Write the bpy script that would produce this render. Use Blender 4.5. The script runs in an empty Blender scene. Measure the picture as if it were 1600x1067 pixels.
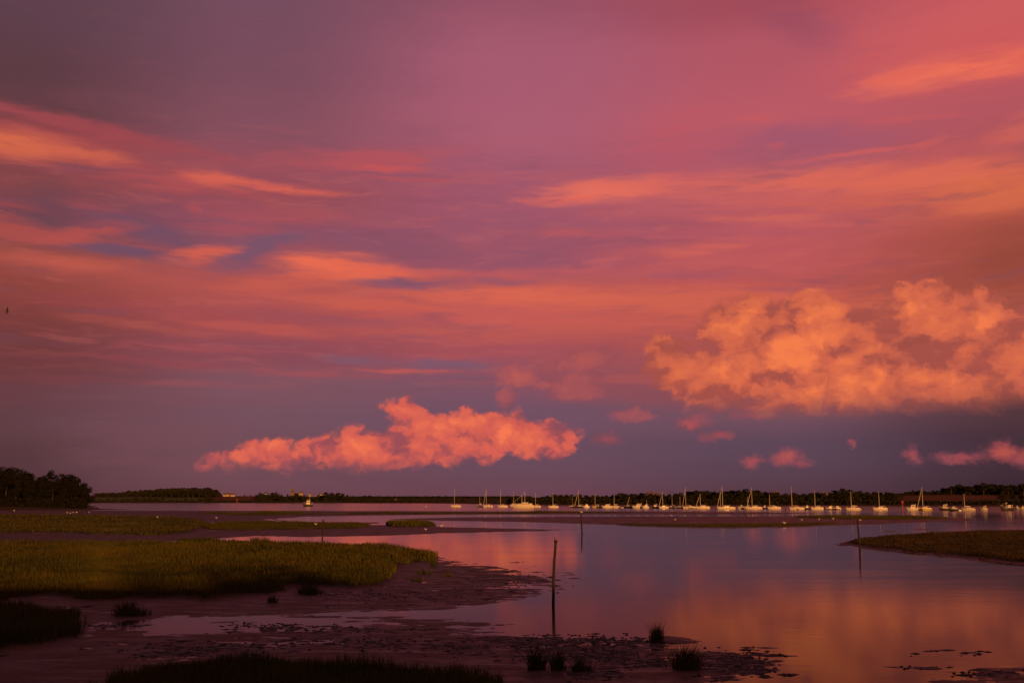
import bpy, bmesh, math, random
import numpy as np
from mathutils import Vector, Matrix

scn = bpy.context.scene
C = scn.collection
random.seed(7)
RNG = np.random.default_rng(11)

# ------------------------------------------------------------------ camera
CAM_H = 6.3
LENS_PX = 1600 * 35.0 / 36.0
HORIZON = 778.0
TILT = math.atan((HORIZON - 533.5) / LENS_PX)
cd = bpy.data.cameras.new('camera')
cd.lens = 35.0
cd.sensor_width = 36.0
cd.clip_start = 0.1
cd.clip_end = 20000.0
cam = bpy.data.objects.new('camera', cd)
C.objects.link(cam)
cam.location = (0, 0, CAM_H)
cam.rotation_euler = (math.pi / 2 + TILT, 0, 0)
scn.camera = cam


def px_dir(px, py):
    u = (px - 800.0) / LENS_PX
    v = (533.5 - py) / LENS_PX
    ct, st = math.cos(TILT), math.sin(TILT)
    return Vector((u, ct - v * st, st + v * ct))


def px_azel(px, py):
    d = px_dir(px, py).normalized()
    return math.degrees(math.atan2(d.x, d.y)), math.degrees(math.asin(d.z))


def ground(px, py, z=0.0):
    d = px_dir(px, py)
    s = (z - CAM_H) / d.z
    return (d.x * s, d.y * s)


def at_dist(px, dist):
    d = px_dir(px, HORIZON)
    k = dist / d.y
    return (d.x * k, dist)


def lin(c):
    out = []
    for v in c:
        v = v / 255.0
        out.append(v / 12.92 if v <= 0.04045 else ((v + 0.055) / 1.055) ** 2.4)
    return tuple(out) + (1.0,)


# ------------------------------------------------------------------ exposure
scn.view_settings.view_transform = 'Standard'
scn.view_settings.look = 'None'
scn.view_settings.exposure = 0.0
scn.view_settings.gamma = 1.0
scn.view_settings.use_curve_mapping = False
scn.render.engine = 'CYCLES'

SUN_EL = math.radians(3.3)
SUN_AZ = math.radians(158.0)          # clockwise from +Y: behind the camera, a little to the right

# ------------------------------------------------------------------ sky
world = bpy.data.worlds.new('World')
scn.world = world
world.use_nodes = True
wt = world.node_tree
wt.nodes.clear()


class G:
    """tiny node-graph helper"""
    def __init__(self, t):
        self.t = t

    def n(self, kind, **kw):
        nd = self.t.nodes.new(kind)
        for k, v in kw.items():
            setattr(nd, k, v)
        return nd

    def put(self, sock, v):
        if isinstance(v, bpy.types.NodeSocket):
            self.t.links.new(v, sock)
        elif v is not None:
            sock.default_value = v

    def math(self, op, a, b=None, c=None, clamp=False):
        nd = self.n('ShaderNodeMath', operation=op, use_clamp=clamp)
        self.put(nd.inputs[0], a)
        self.put(nd.inputs[1], b)
        self.put(nd.inputs[2], c)
        return nd.outputs[0]

    def vmath(self, op, a, b=None):
        nd = self.n('ShaderNodeVectorMath', operation=op)
        self.put(nd.inputs[0], a)
        self.put(nd.inputs[1], b)
        return nd.outputs[0]

    def rng(self, v, a, b, c=0.0, d=1.0, smooth=True):
        nd = self.n('ShaderNodeMapRange', interpolation_type='SMOOTHSTEP' if smooth else 'LINEAR')
        self.put(nd.inputs[0], v)
        for i, x in enumerate((a, b, c, d)):
            self.put(nd.inputs[1 + i], x)
        return nd.outputs[0]

    def mix(self, f, a, b):
        nd = self.n('ShaderNodeMix', data_type='RGBA')
        self.put(nd.inputs[0], f)
        self.put(nd.inputs[6], a)
        self.put(nd.inputs[7], b)
        return nd.outputs[2]

    def noise(self, vec, scale, detail=4.0, rough=0.5, dist=0.0, lac=2.0, dims='3D'):
        nd = self.n('ShaderNodeTexNoise', noise_dimensions=dims)
        self.put(nd.inputs['Vector'], vec)
        nd.inputs['Scale'].default_value = scale
        nd.inputs['Detail'].default_value = detail
        nd.inputs['Roughness'].default_value = rough
        nd.inputs['Lacunarity'].default_value = lac
        nd.inputs['Distortion'].default_value = dist
        return nd

    def mapping(self, vec, loc=(0, 0, 0), rot=(0, 0, 0), sc=(1, 1, 1), kind='POINT'):
        nd = self.n('ShaderNodeMapping', vector_type=kind)
        self.put(nd.inputs['Vector'], vec)
        nd.inputs['Location'].default_value = loc
        nd.inputs['Rotation'].default_value = rot
        nd.inputs['Scale'].default_value = sc
        return nd.outputs[0]

    def blob(self, vec, c, r, rot=0.0):
        m = self.mapping(vec, (c[0], c[1], 0), (0, 0, rot), (r[0], r[1], 1), 'TEXTURE')
        g = self.n('ShaderNodeTexGradient', gradient_type='SPHERICAL')
        self.put(g.inputs[0], m)
        return g.outputs['Fac']


g = G(wt)
DEG = 0.0362                                   # degrees per photo pixel, mid-frame
tc = g.n('ShaderNodeTexCoord')
sep = g.n('ShaderNodeSeparateXYZ')
wt.links.new(tc.outputs['Generated'], sep.inputs[0])
az = g.math('MULTIPLY', g.math('ARCTAN2', sep.outputs[0], sep.outputs[1]), 57.29578)
el = g.math('MULTIPLY', g.math('ARCSINE', sep.outputs[2]), 57.29578)
comb = g.n('ShaderNodeCombineXYZ')
wt.links.new(az, comb.inputs[0])
wt.links.new(el, comb.inputs[1])
P = comb.outputs[0]
# wind-drawn warp for the streaky cloud sheets
wn = g.noise(g.mapping(P, sc=(0.10, 0.42, 1)), 1.0, 3.0, 0.55, 0.4).outputs['Color']
warp = g.vmath('MULTIPLY', g.vmath('SUBTRACT', wn, (0.5, 0.5, 0.5)), (3.4, 0.9, 0.0))
P1 = g.vmath('ADD', P, warp)
sp1 = g.n('ShaderNodeSeparateXYZ')
wt.links.new(P1, sp1.inputs[0])
# a finer fibrous warp
wn2 = g.noise(g.mapping(P, sc=(0.35, 1.7, 1)), 1.0, 5.0, 0.6, 0.6).outputs['Color']
P2 = g.vmath('ADD', P1, g.vmath('MULTIPLY', g.vmath('SUBTRACT', wn2, (0.5, 0.5, 0.5)), (2.2, 0.55, 0.0)))
# cumulus warp: billowy
wn3 = g.noise(g.mapping(P, sc=(0.45, 0.62, 1)), 1.0, 6.0, 0.62, 0.3).outputs['Color']
P3 = g.vmath('ADD', P, g.vmath('MULTIPLY', g.vmath('SUBTRACT', wn3, (0.5, 0.5, 0.5)), (2.0, 1.3, 0.0)))
wn4 = g.noise(g.mapping(P, sc=(1.5, 1.9, 1)), 1.0, 5.0, 0.62, 0.0).outputs['Color']
P3 = g.vmath('ADD', P3, g.vmath('MULTIPLY', g.vmath('SUBTRACT', wn4, (0.5, 0.5, 0.5)), (1.0, 0.75, 0.0)))

COLS = {
    -140: [(0, (92, 62, 74)), (100, (92, 60, 70)), (175, (100, 62, 70)), (215, (130, 66, 72)), (300, (112, 64, 70)), (400, (120, 66, 66)), (500, (105, 56, 56)),
           (600, (92, 56, 62)), (700, (72, 48, 56)), (790, (62, 38, 44))],
    0: [(0, (94, 64, 76)), (100, (93, 60, 68)), (170, (100, 61, 68)), (205, (150, 68, 70)), (280, (128, 68, 72)), (340, (112, 66, 78)), (400, (150, 74, 66)),
        (450, (138, 66, 60)), (500, (118, 60, 58)), (560, (108, 57, 60)), (610, (104, 62, 68)), (660, (96, 62, 68)), (720, (86, 55, 60)), (790, (78, 46, 50))],
    400: [(0, (118, 77, 94)), (100, (120, 76, 92)), (200, (132, 79, 94)), (260, (148, 78, 90)), (300, (150, 76, 85)), (350, (138, 78, 96)), (400, (148, 80, 92)),
          (450, (178, 84, 80)), (500, (165, 78, 80)), (550, (138, 74, 85)), (600, (126, 82, 94)), (650, (116, 80, 93)), (710, (112, 75, 86)), (790, (108, 68, 78))],
    800: [(0, (150, 82, 102)), (100, (165, 90, 112)), (200, (170, 92, 112)), (300, (160, 86, 106)), (410, (150, 83, 102)), (450, (190, 90, 84)), (500, (196, 90, 85)),
          (545, (165, 80, 88)), (600, (126, 82, 100)), (650, (114, 80, 98)), (700, (107, 76, 92)), (790, (106, 66, 78))],
    1200: [(0, (162, 76, 90)), (80, (178, 86, 100)), (190, (186, 90, 102)), (240, (168, 88, 105)), (300, (196, 95, 95)), (350, (182, 87, 96)), (410, (188, 87, 90)),
           (450, (186, 86, 82)), (500, (182, 86, 76)), (590, (148, 74, 76)), (640, (116, 78, 92)), (700, (94, 70, 86)), (790, (86, 56, 66))],
    1600: [(0, (200, 90, 94)), (70, (202, 88, 90)), (160, (180, 86, 95)), (210, (176, 85, 92)), (270, (205, 98, 78)), (315, (190, 90, 72)), (360, (164, 78, 68)),
           (420, (156, 74, 62)), (480, (152, 76, 58)), (560, (128, 66, 54)), (600, (112, 60, 54)), (640, (82, 54, 60)), (700, (68, 47, 57)), (790, (56, 36, 42))],
    1780: [(0, (188, 88, 92)), (100, (196, 92, 88)), (200, (176, 84, 88)), (300, (176, 84, 66)), (420, (130, 66, 52)), (560, (118, 62, 52)),
           (640, (78, 52, 58)), (790, (54, 36, 42))],
}
E0, E1 = -2.0, 34.0
epar = g.math('DIVIDE', g.math('SUBTRACT', sp1.outputs[1], E0), E1 - E0, clamp=True)
base = None
prev = None
for cx in sorted(COLS):
    rp = g.n('ShaderNodeValToRGB')
    wt.links.new(epar, rp.inputs[0])
    cr = rp.color_ramp
    cr.interpolation = 'EASE'
    stops = sorted([((px_azel(cx, y)[1] - E0) / (E1 - E0), lin(c)) for y, c in COLS[cx]])
    while len(cr.elements) < len(stops):
        cr.elements.new(0.5)
    for e_, (p_, c_) in zip(cr.elements, stops):
        e_.position = min(max(p_, 0.0), 1.0)
        e_.color = c_
    a = px_azel(cx, 450)[0]
    if base is None:
        base = rp.outputs[0]
    else:
        base = g.mix(g.rng(sp1.outputs[0], prev, a), base, rp.outputs[0])
    prev = a

# overhead the sheet thickens into one even mauve deck
base = g.mix(g.rng(el, 29.0, 46.0), base, lin((138, 78, 92)))
# fine fibrous streaks over the whole cloud sheet
st = g.noise(g.mapping(P2, sc=(0.11, 0.85, 1)), 1.0, 6.0, 0.58, 0.5).outputs['Fac']
hi = g.math('MULTIPLY', g.rng(el, 5.0, 8.5), g.rng(el, 17.0, 22.0, 1.0, 0.08))
warmf = g.math('MULTIPLY', g.rng(st, 0.50, 0.74, 0.0, 0.30), hi)
base = g.mix(warmf, base, lin((196, 92, 86)))
coolf = g.math('MULTIPLY', g.rng(st, 0.47, 0.27, 0.0, 0.40), hi)
base = g.mix(coolf, base, lin((118, 76, 94)))

# (cx, cy, rx, ry, slope (down to the right +), colour, strength)
st3 = g.noise(g.mapping(P2, sc=(0.28, 2.1, 1)), 1.0, 6.0, 0.6, 0.4).outputs['Fac']
mod = g.math('ADD', g.math('MULTIPLY', st3, 2.2), g.math('ADD', g.math('MULTIPLY', st, 2.2), -1.15))
STREAKS = [
    # upper left bank
    (150, 204, 330, 20, 6, (160, 72, 78), 0.85), (60, 214, 200, 22, 5, (178, 80, 78), 0.7), (30, 228, 130, 34, 4, (212, 104, 74), 0.95), (130, 240, 110, 24, 4, (204, 98, 76), 0.8),
    (240, 282, 300, 30, 2, (176, 80, 83), 0.7), (335, 283, 80, 22, 0, (214, 98, 82), 0.9), (430, 292, 150, 14, 3, (218, 98, 82), 0.95),
    (570, 246, 230, 30, -6, (184, 82, 88), 0.75), (585, 263, 110, 11, 0, (202, 86, 84), 0.8), (640, 282, 120, 7, 0, (184, 82, 86), 0.6),
    (40, 326, 100, 16, 3, (156, 72, 74), 0.7), (150, 326, 90, 15, 3, (160, 74, 77), 0.75), (400, 336, 220, 24, 2, (168, 79, 86), 0.6), (305, 328, 26, 10, 0, (190, 82, 82), 0.6),
    (85, 330, 60, 60, 10, (98, 68, 80), 0.6), (240, 362, 150, 34, 12, (112, 77, 98), 0.85), (185, 396, 140, 16, 3, (108, 77, 100), 0.9), (390, 396, 120, 30, -22, (122, 82, 104), 0.9),
    (420, 378, 150, 14, -4, (120, 82, 104), 0.7), (590, 380, 190, 26, 4, (132, 80, 102), 0.6),
    (30, 362, 130, 22, 3, (172, 78, 73), 0.85), (140, 366, 120, 18, -13, (178, 80, 76), 0.85), (310, 398, 92, 19, -13, (208, 94, 78), 1.0), (360, 356, 120, 12, 0, (170, 80, 88), 0.6),
    (60, 412, 180, 22, 3, (180, 84, 74), 0.75), (140, 416, 130, 13, 2, (194, 92, 74), 0.7), (300, 438, 300, 26, 1, (176, 82, 76), 0.6),
    (530, 418, 150, 34, 1, (234, 108, 78), 1.0), (600, 424, 170, 16, 2, (226, 102, 80), 0.8), (440, 438, 150, 20, -6, (200, 92, 78), 0.8), (730, 428, 150, 9, 1, (188, 88, 92), 0.7),
    (640, 445, 140, 14, 2, (124, 82, 106), 0.95), (770, 440, 120, 10, 0, (146, 84, 104), 0.7),
    # middle sheet
    (800, 462, 260, 22, 0, (220, 102, 80), 0.85), (1000, 466, 420, 30, 1, (212, 100, 80), 0.75), (560, 474, 240, 16, 3, (204, 94, 78), 0.7), (300, 490, 260, 18, 4, (160, 74, 78), 0.5),
    (420, 512, 240, 12, 4, (188, 86, 78), 0.6), (200, 505, 200, 12, 3, (168, 80, 72), 0.5), (560, 503, 300, 16, 3, (148, 78, 90), 0.7), (720, 522, 300, 20, 3, (190, 90, 80), 0.6),
    (120, 470, 160, 22, 2, (146, 68, 72), 0.5), (30, 500, 110, 30, 0, (122, 60, 58), 0.6), (900, 505, 260, 22, 2, (196, 92, 80), 0.6),
    (420, 548, 280, 10, 2, (166, 78, 82), 0.7), (250, 562, 200, 9, 2, (146, 70, 76), 0.6), (120, 590, 160, 10, 0, (126, 66, 72), 0.6), (330, 600, 200, 10, 1, (150, 78, 84), 0.55),
    (560, 560, 110, 14, 0, (122, 88, 108), 0.75), (700, 566, 130, 15, 0, (118, 88, 110), 0.8), (645, 577, 110, 7, 0, (186, 88, 86), 0.85), (500, 584, 180, 8, 1, (160, 80, 86), 0.7),
    (740, 596, 130, 8, 0, (150, 80, 88), 0.6), (620, 610, 260, 12, 0, (120, 80, 92), 0.5), (300, 625, 260, 9, 0, (124, 76, 86), 0.45), (240, 690, 220, 90, 0, (122, 76, 84), 0.4),
    # upper right
    (940, 300, 190, 30, -3, (232, 112, 92), 1.0), (880, 314, 120, 13, -2, (222, 104, 90), 0.8), (1090, 288, 300, 30, 0, (214, 102, 92), 0.75), (1260, 278, 200, 22, -2, (218, 104, 88), 0.8),
    (1420, 278, 300, 34, 2, (220, 106, 84), 0.85), (1560, 300, 140, 40, 4, (214, 108, 72), 0.8), (1380, 318, 300, 18, 4, (206, 98, 80), 0.6),
    (1480, 112, 200, 36, -2, (240, 114, 88), 1.0), (1400, 122, 110, 13, -3, (230, 106, 86), 0.8), (1560, 100, 170, 34, 0, (240, 112, 86), 0.75), (1480, 60, 300, 80, -4, (206, 94, 94), 0.5),
    (1230, 214, 200, 38, 2, (160, 86, 108), 0.8), (1330, 222, 170, 22, 0, (164, 86, 106), 0.6), (1190, 184, 70, 9, 2, (198, 90, 94), 0.6), (1430, 184, 110, 10, 3, (196, 90, 92), 0.6),
    (1330, 240, 230, 7, -1, (206, 94, 92), 0.75), (1455, 228, 40, 10, 0, (200, 92, 90), 0.6), (1198, 229, 26, 9, 0, (196, 90, 94), 0.6),
    (1060, 220, 160, 90, 0, (190, 86, 98), 0.55), (830, 130, 330, 170, 0, (170, 92, 114), 0.4), (1240, 36, 110, 60, 25, (150, 76, 96), 0.6),
    (880, 365, 150, 11, 0, (172, 86, 96), 0.6), (920, 368, 110, 7, 2, (186, 88, 94), 0.5), (1110, 388, 110, 22, -8, (206, 98, 88), 0.75), (1200, 342, 150, 12, 3, (208, 102, 88), 0.7), (1250, 352, 130, 9, 2, (202, 96, 90), 0.6),
    (1160, 412, 130, 18, 2, (190, 90, 90), 0.5), (950, 412, 60, 11, -4, (190, 92, 96), 0.6), (860, 424, 180, 9, 0, (192, 90, 94), 0.6),
    (1210, 452, 110, 9, 3, (160, 80, 92), 0.7), (1080, 432, 160, 9, 1, (160, 82, 98), 0.6), (1200, 476, 460, 40, 2, (206, 98, 78), 0.65), (1000, 530, 260, 30, 3, (182, 86, 80), 0.45),
    (1590, 385, 120, 70, 0, (140, 69, 54), 0.6), (1500, 370, 160, 50, 0, (168, 78, 66), 0.4), (1480, 240, 200, 16, -10, (190, 88, 92), 0.5), (1590, 205, 80, 28, -16, (206, 98, 88), 0.75),
    (960, 570, 160, 46, 3, (160, 82, 84), 0.5), (930, 604, 330, 40, 2, (150, 78, 84), 0.5), (1040, 618, 260, 30, 1, (140, 76, 84), 0.5), (1000, 590, 200, 12, 2, (170, 84, 84), 0.5),
    (1350, 625, 420, 36, 0, (150, 78, 72), 0.6), (60, 570, 260, 40, 0, (112, 60, 62), 0.4),
]
# fine ripple in the high cloud
base = g.mix(g.math('MULTIPLY', g.rng(st3, 0.50, 0.74, 0.0, 0.22), hi), base, lin((212, 108, 96)))
base = g.mix(g.math('MULTIPLY', g.rng(st3, 0.46, 0.28, 0.0, 0.22), hi), base, lin((126, 72, 88)))
for (cx, cy, rx, ry, slope, col, s) in STREAKS:
    c = px_azel(cx, cy)
    f = g.blob(P2, c, (rx * DEG * 0.92, ry * DEG * 0.92), -math.radians(slope))
    f = g.rng(g.math('MULTIPLY', f, mod), 0.0, 0.95, 0.0, s * 0.95)
    base = g.mix(f, base, lin(col))


def cumulus(base, blobs, lights, bright, mid, shade, ybot, ysoft, thr=(0.10, 0.55), namp=0.6, op=1.0, seed=0.0, puff=0.0, psc=0.62):
    """billowing cloud: a union of soft lobes torn by noise; 'lights' are the lobes that face the sun"""
    d = None
    for (cx, cy, rx, ry) in blobs:
        b = g.blob(P3, px_azel(cx, cy), (rx * DEG, ry * DEG))
        d = b if d is None else g.math('MAXIMUM', d, b)
    lt = None
    for (cx, cy, rx, ry) in lights:
        b = g.blob(P3, px_azel(cx, cy), (rx * DEG, ry * DEG))
        lt = b if lt is None else g.math('MAXIMUM', lt, b)
    Q = g.vmath('ADD', P3, (seed, seed * 0.7, seed))
    m = g.mapping(Q, sc=(0.50, 0.66, 1))
    nz = g.noise(m, 1.0, 7.0, 0.58, 0.2).outputs['Fac']
    soft = g.noise(m, 0.8, 3.0, 0.5, 0.1).outputs['Fac']
    softu = g.noise(g.mapping(g.vmath('ADD', Q, (-0.35, 0.55, 0.0)), sc=(0.50, 0.66, 1)), 0.8, 3.0, 0.5, 0.1).outputs['Fac']
    dn = g.math('ADD', d, g.math('MULTIPLY', g.math('SUBTRACT', nz, 0.52), namp))
    bil = None
    if puff:
        # rounded heads: two sizes of cauliflower lobes
        for k, sc_ in ((0.65, psc), (0.35, psc * 2.3)):
            vo = g.n('ShaderNodeTexVoronoi', feature='SMOOTH_F1', voronoi_dimensions='2D')
            g.put(vo.inputs['Vector'], g.mapping(Q, sc=(1, 1.25, 1)))
            vo.inputs['Scale'].default_value = sc_
            vo.inputs['Smoothness'].default_value = 0.35
            b = g.math('MULTIPLY', g.math('SUBTRACT', 0.42, vo.outputs['Distance']), k)
            bil = b if bil is None else g.math('ADD', bil, b)
        dn = g.math('ADD', dn, g.math('MULTIPLY', bil, puff))
    e0, e1 = px_azel(1000, ybot)[1], px_azel(1000, ybot - ysoft)[1]
    alpha = g.math('MULTIPLY', g.rng(dn, thr[0], thr[1], 0.0, op), g.rng(d, 0.0, 0.25))
    alpha = g.math('MULTIPLY', alpha, g.rng(g.math('ADD', el, g.math('MULTIPLY', g.math('SUBTRACT', nz, 0.5), 2.2)), e0, e1))
    relief = g.math('ADD', g.math('MULTIPLY', g.math('SUBTRACT', soft, softu), 1.7), g.math('MULTIPLY', g.math('SUBTRACT', nz, 0.5), 1.3))
    lum = g.math('ADD', relief, g.math('ADD', g.math('MULTIPLY', d, 0.36), g.math('MULTIPLY', g.math('MULTIPLY', lt, 0.66), g.rng(nz, 0.30, 0.66, 0.35, 1.25, False))))
    if puff:
        lum = g.math('ADD', lum, g.math('MULTIPLY', bil, 0.75))
    c = g.mix(g.rng(lum, -0.05, 0.42), lin(shade), lin(mid))
    c = g.mix(g.rng(lum, 0.28, 1.25), c, lin(bright))
    return g.mix(alpha, base, c)


base = cumulus(base, [(812, 590, 56, 30), (792, 622, 24, 22), (885, 604, 84, 28), (930, 562, 60, 36), (985, 648, 52, 20), (1165, 652, 46, 16), (860, 572, 50, 26)],
               [(812, 592, 40, 24), (850, 604, 60, 14)],
               (196, 94, 80), (170, 84, 86), (146, 76, 86), 668, 20, op=0.7, seed=3.0)
base = cumulus(base, [(945, 685, 42, 20), (1080, 660, 46, 20), (1118, 678, 44, 15), (1178, 719, 24, 14), (1228, 714, 36, 22), (1333, 692, 13, 9), (1255, 722, 30, 12),
                      (1430, 712, 20, 20), (1500, 714, 50, 17), (1570, 704, 40, 26), (1610, 714, 50, 26)],
               [(1080, 658, 40, 16), (1228, 712, 30, 16), (1575, 702, 40, 22)],
               (200, 90, 78), (170, 78, 82), (128, 72, 84), 740, 14, thr=(0.10, 0.85), namp=0.8, op=0.75, seed=7.0)
base = cumulus(base, [(370, 728, 76, 26), (430, 716, 74, 34), (500, 698, 40, 30), (560, 704, 84, 50), (640, 690, 60, 46), (628, 642, 42, 26), (660, 660, 44, 30), (730, 682, 120, 54),
                      (850, 686, 74, 42), (790, 676, 84, 46), (620, 716, 120, 24), (700, 700, 110, 30)],
               [(690, 668, 70, 34), (555, 695, 50, 26), (790, 676, 60, 30), (630, 640, 30, 14), (840, 694, 50, 20), (725, 660, 60, 24)],
               (248, 122, 82), (212, 95, 82), (156, 78, 86), 744, 30, thr=(0.06, 0.46), namp=0.50, seed=1.0, puff=0.65, psc=0.8)
base = cumulus(base, [(1045, 545, 44, 28), (1080, 580, 90, 44), (1170, 516, 90, 64), (1235, 550, 120, 90), (1268, 492, 60, 46), (1320, 518, 80, 50), (1290, 588, 210, 90),
                      (1190, 606, 160, 56), (1370, 605, 160, 76), (1460, 596, 150, 76), (1425, 474, 70, 44), (1500, 498, 110, 50), (1565, 540, 110, 90), (1540, 604, 160, 70),
                      (1720, 560, 170, 110)],
               [(1250, 556, 150, 80), (1165, 512, 70, 36), (1268, 492, 50, 36), (1320, 600, 120, 50), (1425, 478, 50, 30), (1500, 505, 70, 22)],
               (244, 125, 76), (208, 101, 74), (166, 81, 72), 660, 50, thr=(-0.12, 0.42), namp=0.36, seed=5.0, puff=0.75)

# clear air above and all round: the physical sky, with the glow of the low sun behind the camera
sky = g.n('ShaderNodeTexSky', sky_type='NISHITA')
sky.sun_disc = False
sky.sun_elevation = SUN_EL
sky.sun_rotation = SUN_AZ
sky.altitude = 0.0
sky.air_density = 1.6
sky.dust_density = 3.0
sky.ozone_density = 2.0
bg1 = g.n('ShaderNodeBackground')
wt.links.new(sky.outputs[0], bg1.inputs[0])
bg1.inputs[1].default_value = 0.05
bg2 = g.n('ShaderNodeBackground')
wt.links.new(base, bg2.inputs[0])
bg2.inputs[1].default_value = 1.0
# the cloud deck covers the sky ahead; towards the sun it breaks up and the clear sky shows
cover = g.rng(g.math('ABSOLUTE', az), 60.0, 120.0, 1.0, 0.35)
mixs = g.n('ShaderNodeMixShader')
wt.links.new(cover, mixs.inputs[0])
wt.links.new(bg1.outputs[0], mixs.inputs[1])
wt.links.new(bg2.outputs[0], mixs.inputs[2])
wo = g.n('ShaderNodeOutputWorld')
wt.links.new(mixs.outputs[0], wo.inputs[0])

# ------------------------------------------------------------------ sun
sd_ = bpy.data.lights.new('sun', 'SUN')
sd_.energy = 3.4
sd_.angle = math.radians(0.6)
sd_.color = (1.0, 0.40, 0.10)
sun = bpy.data.objects.new('sun', sd_)
C.objects.link(sun)
sdir = Vector((math.sin(SUN_AZ) * math.cos(SUN_EL), math.cos(SUN_AZ) * math.cos(SUN_EL), math.sin(SUN_EL)))
sun.rotation_euler = (-sdir).to_track_quat('-Z', 'Y').to_euler()
sun.location = sdir * 200


# ================================================================== helpers
def mesh_obj(name, verts, faces, mat=None, parent=None, smooth=False):
    me = bpy.data.meshes.new(name)
    me.from_pydata([tuple(v) for v in verts], [], faces)
    if smooth:
        me.polygons.foreach_set('use_smooth', [True] * len(me.polygons))
    if mat:
        me.materials.append(mat)
    o = bpy.data.objects.new(name, me)
    C.objects.link(o)
    if parent:
        o.parent = parent
    return o


def np_mesh(name, V, F, mat, smooth=False):
    """V (n,3), F (m,3|4) numpy"""
    me = bpy.data.meshes.new(name)
    k = F.shape[1]
    me.vertices.add(len(V))
    me.vertices.foreach_set('co', V.astype(np.float32).ravel())
    me.loops.add(F.size)
    me.loops.foreach_set('vertex_index', F.astype(np.int32).ravel())
    me.polygons.add(len(F))
    me.polygons.foreach_set('loop_start', np.arange(0, F.size, k, dtype=np.int32))
    me.polygons.foreach_set('loop_total', np.full(len(F), k, dtype=np.int32))
    if smooth:
        me.polygons.foreach_set('use_smooth', np.ones(len(F), dtype=bool))
    me.update(calc_edges=True)
    me.materials.append(mat)
    return me


def link_mesh(name, me, parent=None):
    o = bpy.data.objects.new(name, me)
    C.objects.link(o)
    if parent:
        o.parent = parent
    return o


def tag(o, label, cat, group=None):
    o['label'] = label
    o['category'] = cat
    if group:
        o['group'] = group
    return o


def thing(name, label, cat, loc=(0, 0, 0), rz=0.0, group=None):
    o = bpy.data.objects.new(name, None)
    o.empty_display_size = 0.3
    C.objects.link(o)
    o.location = loc
    o.rotation_euler = (0, 0, rz)
    return tag(o, label, cat, group)


class MB:
    def __init__(self):
        self.v, self.f = [], []

    def add(self, vs, fs):
        b = len(self.v)
        self.v += [tuple(p) for p in vs]
        self.f += [tuple(b + i for i in q) for q in fs]
        return self

    def box(self, x0, x1, y0, y1, z0, z1, top=1.0):
        cx, cy = (x0 + x1) / 2, (y0 + y1) / 2
        q = [(x0, y0), (x1, y0), (x1, y1), (x0, y1)]
        t = [(cx + (a - cx) * top, cy + (b - cy) * top) for a, b in q]
        return self.add([(a, b, z0) for a, b in q] + [(a, b, z1) for a, b in t],
                        [(3, 2, 1, 0), (4, 5, 6, 7), (0, 1, 5, 4), (1, 2, 6, 5), (2, 3, 7, 6), (3, 0, 4, 7)])

    def prism(self, poly, y0, y1):
        """outline in (x, z), pushed along y"""
        n = len(poly)
        vs = [(x, y0, z) for x, z in poly] + [(x, y1, z) for x, z in poly]
        fs = [tuple(range(n)), tuple(range(2 * n - 1, n - 1, -1))]
        fs += [(i, i + n, (i + 1) % n + n, (i + 1) % n) for i in range(n)]
        return self.add(vs, fs)

    def tube(self, pts, rad, n=6, cap=True):
        pts = [Vector(p) for p in pts]
        if not isinstance(rad, (list, tuple)):
            rad = [rad] * len(pts)
        vs, fs = [], []
        for i, p in enumerate(pts):
            a = pts[max(i - 1, 0)]
            b = pts[min(i + 1, len(pts) - 1)]
            t = (b - a).normalized()
            ref = Vector((1, 0, 0)) if abs(t.x) < 0.8 else Vector((0, 1, 0))
            s = t.cross(ref).normalized()
            w = t.cross(s)
            for k in range(n):
                an = 2 * math.pi * k / n
                vs.append(p + (s * math.cos(an) + w * math.sin(an)) * rad[i])
        for i in range(len(pts) - 1):
            for k in range(n):
                fs.append((i * n + k, i * n + (k + 1) % n, (i + 1) * n + (k + 1) % n, (i + 1) * n + k))
        if cap:
            fs.append(tuple(range(n - 1, -1, -1)))
            m = (len(pts) - 1) * n
            fs.append(tuple(range(m, m + n)))
        return self.add(vs, fs)

    def build(self, name, mat, parent=None, smooth=False):
        return mesh_obj(name, self.v, self.f, mat, parent, smooth)


# ------------------------------------------------------------------ numpy noise
def _hash(ix, iy, seed):
    h = (ix.astype(np.int64) * 374761393 + iy.astype(np.int64) * 668265263 + seed * 1442695041) & 0xFFFFFFFF
    h = ((h ^ (h >> 13)) * 1274126177) & 0xFFFFFFFF
    h = h ^ (h >> 16)
    return (h & 0xFFFFFF) / float(0xFFFFFF)


def vnoise(x, y, seed=0):
    ix, iy = np.floor(x), np.floor(y)
    fx, fy = x - ix, y - iy
    ux, uy = fx * fx * (3 - 2 * fx), fy * fy * (3 - 2 * fy)
    a, b = _hash(ix, iy, seed), _hash(ix + 1, iy, seed)
    c, d = _hash(ix, iy + 1, seed), _hash(ix + 1, iy + 1, seed)
    return (a + (b - a) * ux) * (1 - uy) + (c + (d - c) * ux) * uy


def fbm(x, y, seed=0, octv=4, rough=0.5):
    x, y = np.asarray(x, float), np.asarray(y, float)
    t = np.zeros(np.broadcast(x, y).shape)
    am, tot = 1.0, 0.0
    for i in range(octv):
        cx, sx = math.cos(0.6 * i), math.sin(0.6 * i)
        t = t + am * vnoise(x * cx - y * sx + 17.3 * i, x * sx + y * cx - 9.1 * i, seed + i)
        tot += am
        am *= rough
        x, y = x * 2.03, y * 2.03
    return t / tot - 0.5


def ss(a, b, x):
    t = np.clip((x - a) / (b - a), 0, 1)
    return t * t * (3 - 2 * t)


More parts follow.
